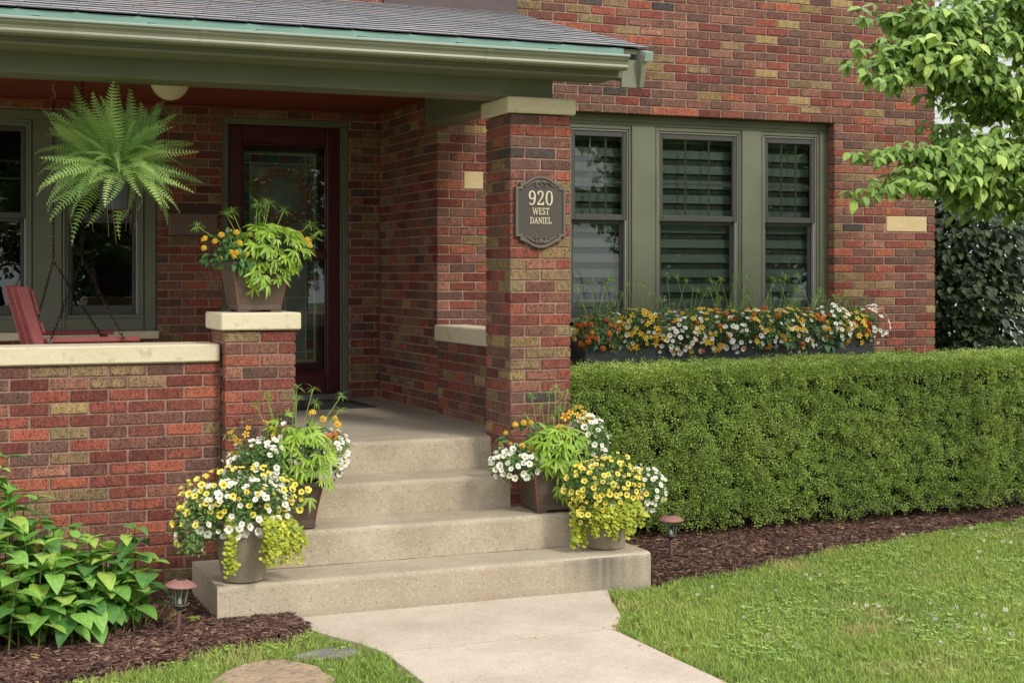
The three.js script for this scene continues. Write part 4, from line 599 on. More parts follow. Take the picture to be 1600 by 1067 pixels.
{ // planter on the left of the steps
  const t = thing('planter', 'square bronze planter with white petunias and lime vine at the left of the steps', 'planter', [-1.815, 0.402, 0.172]); squarePot(t, 0.24, 0.31, 0.255);
  const eW = { c: [-0.18, 0.345, 0.08], r: [0.19, 0.15, 0.16] }, eR = { c: [0.23, 0.395, 0.02], r: [0.11, 0.13, 0.11] }, eV = { c: [0.06, 0.395, 0.1], r: [0.15, 0.16, 0.13] };
  foliageOn(t, [eW, eR, { c: [0, 0.375, 0], r: [0.22, 0.14, 0.15] }], 55, PETC);
  vineOn(t, eV, 90, palmLeaves, LM.lime, 0.6, 1.0); vineOn(t, { c: [0.1, 0.275, 0.16], r: [0.09, 0.12, 0.06] }, 24, palmLeaves, LM.lime, 0.8, 1.0); vineOn(t, { c: [0.02, 0.555, 0], r: [0.1, 0.06, 0.08] }, 14, palmLeaves, LM.lime, 0.0, 0.9);
  flowersOn(t, whiteP, eW, 66, 1.08); flowersOn(t, whiteP, eR, 44, 1.08); flowersOn(t, whiteP, { c: [-0.02, 0.505, 0.02], r: [0.16, 0.06, 0.08] }, 9);
  flowersOn(t, daisyP, { c: [-0.2, 0.495, 0.0], r: [0.14, 0.09, 0.08] }, 16, 0.9); flowersOn(t, lantY, { c: [0.18, 0.535, 0.03], r: [0.12, 0.08, 0.07] }, 5, 1.2); flowersOn(t, lantO, { c: [0.25, 0.495, 0.06], r: [0.05, 0.03, 0.04] }, 2, 1.1);
  vineOn(t, { c: [0.12, 0.495, 0], r: [0.1, 0.06, 0.07] }, 14, ovalLeaves, LM.lant, 0);
  for (const [x, z, h, l, d] of [[-0.06, 0, 0.52, 0.06, 3], [-0.02, 0, 0.5, 0.1, 3.2], [0.0, 0, 0.55, 0.05, 0], [0.02, 0.02, 0.48, 0.03, 1], [0.04, 0, 0.54, 0.1, 0.1], [0.06, 0, 0.42, 0.24, 0], [0.08, 0, 0.5, 0.22, 0.1], [0.08, 0.02, 0.38, 0.17, 0.2], [-0.04, -0.02, 0.46, 0.14, 3.3], [0.1, 0, 0.46, 0.06, 6], [-0.1, 0.02, 0.3, 0.24, 3.05], [0.05, -0.03, 0.5, 0.0, 0]]) papyrus(t, x, 0.22, z, h, l, d, 20, 0.055);
}
{ // round pot at the lower left
  const t = thing('flower_pot', 'round tan pot of white and yellow flowers on the left of the lowest step', 'flower pot', [-2.15, 0.2, 0.545]); roundPot(t, 0.108, 0.172, 0.33);
  const eA = { c: [-0.02, 0.4, 0.02], r: [0.31, 0.16, 0.19] }, eL = { c: [-0.26, 0.31, 0.06], r: [0.11, 0.14, 0.11] };
  foliageOn(t, [eA, eL, { c: [0.02, 0.35, 0.06], r: [0.18, 0.08, 0.13] }], 60, PETC);
  flowersOn(t, yellowP, { ...eA, c: [-0.02, 0.43, 0.01] }, 74, 1.12); flowersOn(t, whiteP, { ...eA, c: [-0.03, 0.38, 0.06], r: [0.29, 0.15, 0.17] }, 100, 1.1); flowersOn(t, yellowP, eL, 18, 1.15); flowersOn(t, whiteP, eL, 10, 1.05); flowersOn(t, yellowP, { c: [0.27, 0.42, 0.04], r: [0.08, 0.1, 0.08] }, 12, 1.1); flowersOn(t, whiteP, { c: [-0.08, 0.26, 0.19], r: [0.04, 0.06, 0.03] }, 3);
  const S = []; for (let i = 0; i < 34; i++) { const a = rr(0.15, 1.35), x = 0.03 + 0.16 * Math.sin(a), z = 0.17 * Math.cos(a), o = rr(0.03, 0.09), d = rr(0.12, 0.26); S.push([[x * 0.6, 0.33, z * 0.6], [x, 0.345, z], [x + Math.sin(a) * o, 0.29, z + Math.cos(a) * o + 0.01], [x + Math.sin(a) * o * 1.3 + gauss() * 0.04, 0.33 - d * rr(0.6, 1.1), z + Math.cos(a) * o * 1.1 + 0.015]]); }
  for (const k of [-0.1, -0.085, -0.11]) S.push([[k * 0.6, 0.3, 0.1], [k, 0.32, 0.16], [k - 0.01, 0.22, 0.19], [k - 0.025 + gauss() * 0.03, 0.1 + gauss() * 0.03, 0.185]]);
  trailing(t, S);
}
{ // planter on the right of the steps
  const t = thing('planter', 'square bronze planter with white petunias and lime vine before the tall brick pillar', 'planter', [-0.215, 0.401, 0.165]); squarePot(t, 0.265, 0.325, 0.245); t.rotation.y = -0.03;
  const eL = { c: [-0.24, 0.29, 0.07], r: [0.16, 0.1, 0.13] }, eR = { c: [0.24, 0.38, 0.03], r: [0.12, 0.17, 0.12] }, eV = { c: [0.01, 0.36, 0.1], r: [0.17, 0.14, 0.13] }, eN = { c: [-0.17, 0.38, 0.0], r: [0.14, 0.11, 0.1] };
  foliageOn(t, [eL, eR, { c: [0, 0.32, 0], r: [0.2, 0.12, 0.14] }], 55, PETC); 
  vineOn(t, eV, 95, palmLeaves, LM.lime, 0.5, 1.15); vineOn(t, { c: [0.05, 0.2, 0.17], r: [0.1, 0.11, 0.05] }, 22, palmLeaves, LM.lime, 0.85, 1.05); vineOn(t, eN, 60, ovalLeaves, LM.lant, 0.05, 1.0);
  flowersOn(t, whiteP, eL, 56, 1.12); flowersOn(t, whiteP, eR, 64, 1.08); flowersOn(t, lantY, { ...eN, c: [-0.16, 0.41, 0.02] }, 13, 0.95); flowersOn(t, lantO, eN, 3, 0.9); flowersOn(t, daisyP, { c: [0.17, 0.52, 0.0], r: [0.1, 0.07, 0.07] }, 13, 1.25); flowersOn(t, daisyP, { c: [0.08, 0.44, 0.08], r: [0.12, 0.08, 0.08] }, 7, 1.0);
  for (const [x, z, h, l, d] of [[-0.02, 0, 0.5, 0.02, 1], [0.02, 0, 0.52, 0.02, 0], [0.04, 0, 0.46, 0.03, 0.3], [0.06, 0, 0.5, 0.05, 0], [0, -0.02, 0.42, 0.05, 3], [0.05, 0.02, 0.4, 0.02, 2], [0.08, 0, 0.42, 0.08, 0.1], [-0.06, 0, 0.48, 0.06, 3.1], [-0.08, 0.01, 0.36, 0.08, 3], [0.1, 0, 0.48, 0.1, 0], [0.03, 0.02, 0.36, 0.02, 4]]) papyrus(t, x, 0.2, z, h, l, d, 22, 0.055);
}
{ // round pot at the lower right
  const t = thing('flower_pot', 'round tan pot of yellow flowers and gold creeper right of the lowest step', 'flower pot', [0.03, 0.2, 0.425]); roundPot(t, 0.112, 0.16, 0.27);
  const eA = { c: [-0.04, 0.36, 0.05], r: [0.25, 0.16, 0.17] }, eR = { c: [0.22, 0.33, 0.05], r: [0.13, 0.13, 0.12] };
  foliageOn(t, [eA, eR, { c: [-0.16, 0.24, 0.08], r: [0.1, 0.1, 0.1] }], 60, PETC);
  flowersOn(t, yellowP, eA, 130, 1.05); flowersOn(t, yellowP, { c: [-0.15, 0.25, 0.1], r: [0.11, 0.1, 0.1] }, 24, 1.02); flowersOn(t, whiteP, eR, 54, 1.05); flowersOn(t, whiteP, { c: [0.0, 0.27, 0.18], r: [0.06, 0.04, 0.04] }, 5, 1); flowersOn(t, yellowP, eR, 7, 1.0); flowersOn(t, yellowP, { c: [0.1, 0.5, 0], r: [0.1, 0.04, 0.05] }, 4, 1.0);
  const S = []; for (let i = 0; i < 44; i++) { const a = rr(-1.0, 0.75), x = 0.165 * Math.sin(a), z = 0.165 * Math.cos(a), o = rr(0.01, 0.06), d = rr(0.08, 0.24) * (1 - Math.abs(a + 0.15) * 0.3); S.push([[x * 0.6, 0.27, z * 0.6], [x, 0.29, z], [x + Math.sin(a) * o, 0.24, z + Math.cos(a) * o + 0.01], [x + Math.sin(a) * o * 1.2 + gauss() * 0.04, 0.28 - d * rr(0.6, 1.1), z + Math.cos(a) * o + 0.01]]); }
  for (let i = 0; i < 7; i++) { const x = rr(-0.26, -0.18); S.push([[-0.1, 0.26, 0.08], [x * 0.9, 0.27, 0.09], [x, 0.17, 0.1], [x + gauss() * 0.01, rr(0.02, 0.1), 0.1]]); }
  trailing(t, S);
}
{ // window box
  const t = thing('window_box', 'long dark grey window box full of white yellow and orange flowers under the triple window', 'window box', [2.13, 1.12, -1.71]);
  const L = 2.56; part('box_front', merge([box(-L / 2, L / 2, 0, 0.2, 0.1, 0.125, 0.004), box(-L / 2, L / 2, 0.17, 0.2, 0.1255, 0.132, 0.002)]), M.boxGray, t); part('box_side', merge([box(-L / 2, -L / 2 + 0.025, 0, 0.2, -0.125, 0.0995, 0.004), box(L / 2 - 0.025, L / 2, 0, 0.2, -0.125, 0.0995, 0.004), box(-L / 2, L / 2, 0, 0.2, -0.15, -0.1255, 0.004)]), M.boxGray, t); part('bracket', merge([box(-L / 2 - 0.045, -L / 2 - 0.005, -0.12, 0.16, -0.16, -0.14, 0.003), box(-L / 2 - 0.035, -L / 2 - 0.006, 0.02, 0.06, -0.14, 0.09, 0.003)]), M.sash, t); part('potting_soil', box(-L / 2 + 0.03, L / 2 - 0.03, 0.14, 0.16, -0.12, 0.095, 0), M.soil, t);
  const el = []; for (let i = 0; i < 9; i++) el.push({ c: [-1.13 + i * 0.283, 0.255, 0.05], r: [0.21, 0.17, 0.15] }); foliageOn(t, el, 62, [...PETC, '#3d5f30']);
  const Z = (x, w, y = 0.29, h = 0.13, z = 0.05) => ({ c: [x, y - 0.035, z + 0.015], r: [w * 1.15, h, 0.14] });
  flowersOn(t, lantR, Z(-1.18, 0.12, 0.27), 9, 1.12); flowersOn(t, lantO, Z(-1.16, 0.14, 0.28), 15, 1.12); flowersOn(t, whiteP, Z(-1.02, 0.09, 0.3), 10, 1.01); flowersOn(t, starP, Z(-0.82, 0.15, 0.3, 0.15), 50, 1.12); flowersOn(t, whiteP, Z(-0.5, 0.2, 0.25, 0.15, 0.07), 60, 1.12); flowersOn(t, starP, Z(-0.25, 0.12, 0.33), 17, 1.12); flowersOn(t, lantO, Z(-0.14, 0.16, 0.31), 11, 1.12); flowersOn(t, whiteP, Z(0.03, 0.22, 0.26, 0.15, 0.07), 52, 1.12); flowersOn(t, lantO, Z(0.25, 0.12, 0.33), 7, 1.18); flowersOn(t, starP, Z(0.46, 0.2, 0.31, 0.14), 37, 1.12); flowersOn(t, whiteP, Z(0.52, 0.16, 0.22, 0.13, 0.08), 17, 1.06); flowersOn(t, lantO, Z(0.72, 0.14, 0.31), 11, 1.18); flowersOn(t, lantY, Z(0.8, 0.16, 0.28), 11, 1.12); flowersOn(t, whiteP, Z(0.9, 0.15, 0.31, 0.16, 0.07), 52, 1.12); flowersOn(t, starP, Z(1.1, 0.13, 0.29, 0.14), 37, 1.12); flowersOn(t, lantR, Z(1.18, 0.08, 0.25), 7, 1.18); flowersOn(t, whiteP, Z(1.3, 0.12, 0.31, 0.16, 0.05), 45, 1.06);
  for (const [g, n, s] of [[whiteP, 62, 1.0], [starP, 46, 1.05], [lantO, 20, 0.95], [whiteP, 40, 0.95], [starP, 24, 1.05]]) flowersOn(t, g, { c: [0, 0.235, 0.07], r: [1.34, 0.17, 0.14] }, Math.round(n * 1.5), s);
  vineOn(t, Z(0.34, 0.12, 0.23, 0.1, 0.09), 22, bigOval, LM.lant, 0.5); vineOn(t, Z(0.78, 0.12, 0.23, 0.1, 0.09), 20, bigOval, LM.lant, 0.5); vineOn(t, Z(-1.15, 0.1, 0.27, 0.1, 0.08), 16, ovalLeaves, LM.lant, 0.3);
  for (let i = 0; i < 84; i++) { const x = rr(-1.25, 1.22), r = rnd(); papyrus(t, x, 0.2, rr(-0.08, 0.02), (x > 0.95 ? rr(0.2, 0.34) : rr(0.24, 0.5)), rr(0.02, 0.16), r < 0.5 ? rr(-0.3, 0.4) : rr(2.8, 3.5), 20, rr(0.045, 0.06)); }
}
{ // hanging fern
  const t = thing('hanging_fern', 'big bushy green fern in a black pot hanging from the porch ceiling', 'fern', [-2.68, 2.275, -0.46]);
  part('pot', new THREE.LatheGeometry([[0, -0.1], [0.07, -0.1], [0.075, -0.095], [0.093, 0.07], [0.1, 0.075], [0.1, 0.09], [0.088, 0.09], [0.084, 0.06]].map((p) => new THREE.Vector2(...p)), 32), M.potBlack, t);
  part('hanger', merge([0, 1, 2].map((k) => { const a = k * 2.094 + 0.4; return tube([[Math.cos(a) * 0.098, 0.085, Math.sin(a) * 0.098], [Math.cos(a) * 0.05, 0.45, Math.sin(a) * 0.05], [0, 0.72, 0]], 0.0015, 8, 4); }).concat([tube([[0, 0.72, 0], [0.012, 0.75, 0], [0, 0.78, 0], [0, 0.846, 0]], 0.003, 10, 5)])), M.sash, t);
  part('potting_soil', new THREE.CylinderGeometry(0.085, 0.085, 0.02, 20).translate(0, 0.055, 0), M.soil, t);
  const frond = (len, curl, k) => { const mb = new MB(), n = 26, P = (s) => V(0.07 * Math.sin(s * 2.6 + k * 1.7) * s * s, len * (s * 0.15 - curl * s * s), len * (s - 0.22 * curl * s * s * s)); for (let i = 2; i < n; i++) { const s = i / n, p = P(s), q = P(s + 0.01).sub(p).normalize(), w = 0.053 * Math.pow(Math.sin(Math.PI * Math.pow(s, 0.62)), 0.7) + 0.004; for (const sd of [-1, 1]) { const out = V(sd, -0.18 + 0.12 * Math.sin(i * 1.7), 0.22).addScaledVector(q, 0.1).normalize(), wd = q.clone().multiplyScalar(0.0052), tip = p.clone().addScaledVector(out, w), mid = p.clone().addScaledVector(out, w * 0.55); mid.y += 0.002; mb.quad(p.clone().sub(wd).toArray(), mid.clone().sub(wd.clone().multiplyScalar(0.8)).toArray(), mid.clone().add(wd.clone().multiplyScalar(0.8)).toArray(), p.clone().add(wd).toArray()); mb.tri(mid.clone().sub(wd.clone().multiplyScalar(0.8)).toArray(), tip.toArray(), mid.clone().add(wd.clone().multiplyScalar(0.8)).toArray()); } } for (let i = 0; i < 12; i++) { const a = P(i / 12), b = P((i + 1) / 12), w = 0.0016; mb.quad([a.x - w, a.y, a.z], [a.x + w, a.y, a.z], [b.x + w, b.y, b.z], [b.x - w, b.y, b.z]); } return mb.geo(); };
  const G = [frond(0.48, 0.28, 0), frond(0.46, 0.5, 1), frond(0.48, 0.72, 2), frond(0.42, 0.2, 3), frond(0.44, 0.95, 4)], mats = ['#94bb60', '#a6ca6c', '#80a654', '#b6d478', '#9fc066'].map((c) => plainLeaf(hex(c), { transmission: 0.35 }));
  for (let i = 0; i < 230; i++) {
    const a = i * 2.399 + gauss() * 0.2, e = -0.55 + 1.95 * Math.pow((i % 83) / 83, 0.85) + gauss() * 0.1, front = Math.sin(a);
    if (front > 0.75 && e < -0.1) continue;
    const d = V(Math.cos(a) * Math.cos(e), Math.sin(e), Math.sin(a) * Math.cos(e)), k = e > 0.9 ? pick([0, 3, 3, 1]) : e > 0.35 ? pick([0, 1, 1, 2]) : pick([1, 2, 2, 4]);
    place('frond', G[k], pick(mats), t, basis(V(Math.cos(a) * 0.06, 0.09 + rr(0, 0.09), Math.sin(a) * 0.06), d, V(gauss() * 0.45, 0.75, 0.95 + gauss() * 0.4), rr(0.55, 1.0) * (e > 0.9 ? 1.16 : 0.98)));
  }
  for (let i = 0; i < 30; i++) { const a = rr(-0.5, 3.64), e = rr(-0.35, 1.1), d = V(Math.cos(a) * Math.cos(e), Math.sin(e), Math.sin(a) * Math.cos(e)); place('frond', pick([G[1], G[2], G[4]]), pick(mats), t, basis(V(Math.cos(a) * rr(0.03, 0.12), rr(0.1, 0.24), Math.sin(a) * rr(0.03, 0.12)), d, V(gauss() * 0.5, 0.8, 0.8 + gauss() * 0.4), rr(0.36, 0.62))); }
  for (let i = 0; i < 7; i++) { const a = rr(0, 6.28); part('runner', tube([[Math.cos(a) * 0.09, 0.07, Math.sin(a) * 0.09], [Math.cos(a) * 0.13, -0.02, Math.sin(a) * 0.13], [Math.cos(a) * 0.12 + gauss() * 0.03, rr(-0.3, -0.15), Math.sin(a) * 0.12]], 0.001, 8, 3), M.drystem, t); }
}
{ // clipped hedge
  const t = thing('boxwood_hedge', 'long clipped green boxwood hedge in front of the triple window', 'hedge', [0, 0, 0]);
  const x0 = 0.16, x1 = 5.1, z0 = -1.16, z1 = -0.5, top = (x) => 1.135 + (x - 0.2) * 0.009;
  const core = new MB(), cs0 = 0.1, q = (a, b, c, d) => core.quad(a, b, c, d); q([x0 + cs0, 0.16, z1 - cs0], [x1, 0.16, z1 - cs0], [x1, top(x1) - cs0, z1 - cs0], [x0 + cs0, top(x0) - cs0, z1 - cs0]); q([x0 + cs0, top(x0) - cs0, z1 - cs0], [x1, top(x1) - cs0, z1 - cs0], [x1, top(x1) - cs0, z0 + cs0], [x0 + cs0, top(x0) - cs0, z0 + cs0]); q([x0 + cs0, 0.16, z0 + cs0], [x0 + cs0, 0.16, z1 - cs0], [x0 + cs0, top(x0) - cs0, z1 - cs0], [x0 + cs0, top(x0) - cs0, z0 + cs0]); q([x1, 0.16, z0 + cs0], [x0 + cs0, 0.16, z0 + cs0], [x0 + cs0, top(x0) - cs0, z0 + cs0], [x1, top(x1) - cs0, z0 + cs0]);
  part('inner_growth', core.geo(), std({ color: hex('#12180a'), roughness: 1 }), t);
  const st = []; for (let i = 0; i < 90; i++) { const x = x0 + 0.2 + i * 0.054, z = rr(z0 + 0.15, z1 - 0.12); st.push(taper([[x, 0, z], [x + gauss() * 0.05, 0.12, z + gauss() * 0.04], [x + gauss() * 0.1, 0.32, z + rr(-0.02, 0.1)]], rr(0.004, 0.009), 0.003, 4, 4)); } part('branch', merge(st), M.bark, t);
  const G = [sprig(0.0145, 0.0092, 12, 0.024, 0.35), sprig(0.0135, 0.0088, 11, 0.028, 0.35)], ms = [[], []], cc = [[], []];
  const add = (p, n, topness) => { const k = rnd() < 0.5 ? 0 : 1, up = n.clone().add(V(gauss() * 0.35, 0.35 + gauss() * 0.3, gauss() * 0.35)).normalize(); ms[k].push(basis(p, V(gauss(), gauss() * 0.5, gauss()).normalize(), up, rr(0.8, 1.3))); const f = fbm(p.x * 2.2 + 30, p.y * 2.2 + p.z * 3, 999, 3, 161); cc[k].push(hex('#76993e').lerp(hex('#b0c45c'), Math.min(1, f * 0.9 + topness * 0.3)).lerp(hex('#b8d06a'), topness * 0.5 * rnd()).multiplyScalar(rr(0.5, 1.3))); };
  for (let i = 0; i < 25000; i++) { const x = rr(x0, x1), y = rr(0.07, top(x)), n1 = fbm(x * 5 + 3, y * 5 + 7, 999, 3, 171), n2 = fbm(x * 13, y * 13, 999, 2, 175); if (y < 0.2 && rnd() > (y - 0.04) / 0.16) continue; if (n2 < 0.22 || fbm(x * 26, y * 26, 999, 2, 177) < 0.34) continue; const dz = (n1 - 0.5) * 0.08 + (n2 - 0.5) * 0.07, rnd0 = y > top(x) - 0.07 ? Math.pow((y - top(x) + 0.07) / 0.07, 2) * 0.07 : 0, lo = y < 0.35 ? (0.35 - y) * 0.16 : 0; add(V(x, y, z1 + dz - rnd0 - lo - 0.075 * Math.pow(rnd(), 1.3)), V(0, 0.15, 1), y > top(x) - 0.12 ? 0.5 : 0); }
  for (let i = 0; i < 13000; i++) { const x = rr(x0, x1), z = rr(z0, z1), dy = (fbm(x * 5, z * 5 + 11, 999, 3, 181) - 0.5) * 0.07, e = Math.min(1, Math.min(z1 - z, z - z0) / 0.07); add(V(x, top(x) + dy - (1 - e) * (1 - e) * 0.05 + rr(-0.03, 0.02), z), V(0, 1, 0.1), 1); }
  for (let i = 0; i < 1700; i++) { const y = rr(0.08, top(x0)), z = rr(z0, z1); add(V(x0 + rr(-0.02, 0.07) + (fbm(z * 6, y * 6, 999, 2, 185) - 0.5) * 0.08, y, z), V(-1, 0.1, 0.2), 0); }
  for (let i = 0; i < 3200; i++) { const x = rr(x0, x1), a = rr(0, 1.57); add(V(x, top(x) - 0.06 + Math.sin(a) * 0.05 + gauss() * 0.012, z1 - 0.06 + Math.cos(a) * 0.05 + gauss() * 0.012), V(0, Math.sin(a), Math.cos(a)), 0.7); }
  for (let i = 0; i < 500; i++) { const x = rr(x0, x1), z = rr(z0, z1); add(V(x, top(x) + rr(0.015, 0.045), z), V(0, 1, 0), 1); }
  const lm = plainLeaf(0xffffff, { roughness: 0.45, transmission: 0.22 }); scatter('foliage', G[0], lm, ms[0], cc[0], t); scatter('foliage', G[1], lm, ms[1], cc[1], t);
}
const hydMats = [[rgb(116, 168, 72), 1], [rgb(134, 182, 80), 2], [rgb(96, 148, 68), 3], [rgb(168, 198, 86), 4], [rgb(84, 134, 64), 5]].map(([c, k]) => leafMat(c, c.map((v) => Math.min(1, v * 1.3)), 7, 190 + k, { roughness: 0.5 }));
{ // hydrangea
  const t = thing('hydrangea_bush', 'leafy green hydrangea bush with big leaves growing in the mulch by the brick wall', 'shrub', [-3.2, 0.0, 0.42]);
  const G = [0, 1, 2, 3].map((k) => leaf(0.138, 0.104, { fold: 0.22 + k * 0.05, curl: 0.22 + k * 0.16, seg: 7, belly: 0.4, wave: 0.012 }));
  let count = 0; const put = (p, d, up, s, m) => { if (count++ < 298) place('leaf', pick(G), m, t, basis(p, d, up, s)); else { const g = pick(G).clone().applyMatrix4(basis(p, d, up, s)); (more[hydMats.indexOf(m)] ??= []).push(g); } }; const more = [];
  const stems = []; const addStem = (bx, bz, h, lx, lz, fresh) => { const top = V(bx + lx, h, bz + lz), mid = V(bx + lx * 0.4, h * 0.55, bz + lz * 0.4), c = new THREE.CatmullRomCurve3([V(bx, 0, bz), mid, top]); stems.push(taper([[bx, -0.02, bz], mid, top], 0.005, 0.003, 6, 5)); const a0 = rr(0, 3.14), nodes = h > 0.45 ? 6 : h > 0.3 ? 5 : 4; for (let k = 0; k < nodes; k++) { const s = 1 - k * 0.155, p = c.getPointAt(Math.max(0.15, s)), sz = k === 0 ? rr(0.5, 0.8) : rr(0.8, 1.15), m = k < 2 && fresh ? pick([hydMats[1], hydMats[3], hydMats[1]]) : pick(hydMats); for (const q of [0, 1]) { const a = a0 + k * 1.57 + q * 3.14 + rr(-0.3, 0.3), e = k === 0 ? rr(0.4, 0.9) : rr(-0.3, 0.5); put(p, V(Math.cos(a) * Math.cos(e), Math.sin(e), Math.sin(a) * Math.cos(e)), YAX, sz, m); } } };
  for (const [x, z, h] of [[-0.2, 0.05, 0.84], [-0.1, 0.22, 0.68], [-0.28, 0.25, 0.72], [-0.05, -0.02, 0.62], [-0.22, -0.12, 0.8], [0.05, 0.12, 0.58], [-0.35, 0.1, 0.86], [-0.12, 0.34, 0.5], [0.02, 0.3, 0.44], [-0.3, 0.4, 0.42], [0.12, 0.02, 0.46], [0.16, 0.2, 0.4], [0.2, -0.06, 0.5], [0.26, 0.14, 0.4], [0.3, 0.0, 0.46], [0.1, 0.36, 0.3], [0.22, 0.3, 0.3], [0.36, 0.1, 0.36], [0.42, 0.0, 0.4], [0.46, 0.12, 0.42], [0.4, 0.22, 0.28], [0.52, 0.06, 0.5], [0.56, 0.14, 0.34], [0.5, 0.2, 0.26], [-0.2, 0.46, 0.3], [0.0, 0.44, 0.26], [-0.42, 0.3, 0.6], [0.34, 0.28, 0.24], [-0.4, 0.48, 0.34], [-0.32, 0.0, 0.84], [-0.15, 0.12, 0.76], [-0.24, 0.18, 0.8], [-0.38, 0.2, 0.74], [-0.02, 0.1, 0.56], [-0.18, 0.28, 0.62], [-0.3, 0.34, 0.56], [0.08, 0.2, 0.48], [-0.08, 0.4, 0.36], [0.24, 0.2, 0.44], [0.34, 0.18, 0.38], [0.44, 0.08, 0.46], [0.16, 0.42, 0.22], [0.28, 0.36, 0.2], [-0.34, 0.52, 0.24], [0.54, 0.0, 0.42], [-0.3, 0.1, 0.92], [-0.2, 0.2, 0.86], [-0.26, -0.04, 0.96], [-0.12, 0.02, 0.8], [-0.36, 0.26, 0.9], [-0.1, 0.2, 0.72], [-0.2, 0.36, 0.66], [0.0, 0.0, 0.66], [-0.42, 0.1, 0.95], [-0.3, 0.44, 0.56], [0.04, 0.34, 0.42], [-0.14, 0.48, 0.4], [0.1, 0.1, 0.52], [0.2, 0.1, 0.48], [0.3, 0.1, 0.46], [0.14, 0.26, 0.4], [0.0, 0.22, 0.5], [0.38, 0.2, 0.36], [0.48, 0.14, 0.34], [0.24, 0.3, 0.3]]) addStem(x * 0.98 - 0.02, z + 0.08, h * (x < -0.1 ? 1.12 : 1.02), gauss() * 0.06, rr(0.0, 0.08), rnd() < 0.55);
  more.forEach((L, i) => { if (L) stuff(part('foliage', merge(L), hydMats[i], t)); });
  part('stems', merge(stems), M.stem, t);
  const dry = []; for (let i = 0; i < 46; i++) { const x = rr(-0.3, 0.62), z = rr(-0.05, 0.3); dry.push(taper([[x, 0, z], [x + rr(-0.02, 0.08), rr(0.08, 0.2), z + rr(-0.02, 0.06)]], 0.0035, 0.0025, 2, 4)); } for (let i = 0; i < 12; i++) { const x = 0.58 + rr(0, 0.06), z = rr(0.05, 0.2); dry.push(taper([[x, 0, z], [x + rr(0.06, 0.16), rr(0.05, 0.16), z + rr(-0.05, 0.05)]], 0.003, 0.002, 2, 4)); } part('dry_stalks', merge(dry), M.drystem, t);
}
{ // small weed seedlings by the left path light are left as one little plant
  const t = thing('seedling', 'tiny green seedling in the mulch beside the left path light', 'seedling', [-2.42, 0.015, 0.62]); for (let i = 0; i < 6; i++) { const a = i * 1.05; place('leaf', ovalLeaves[i % 3], LM.lime[i % 3], t, basis(V(0, 0.02, 0), V(Math.cos(a), 0.4, Math.sin(a)), YAX, 0.8)); }
}
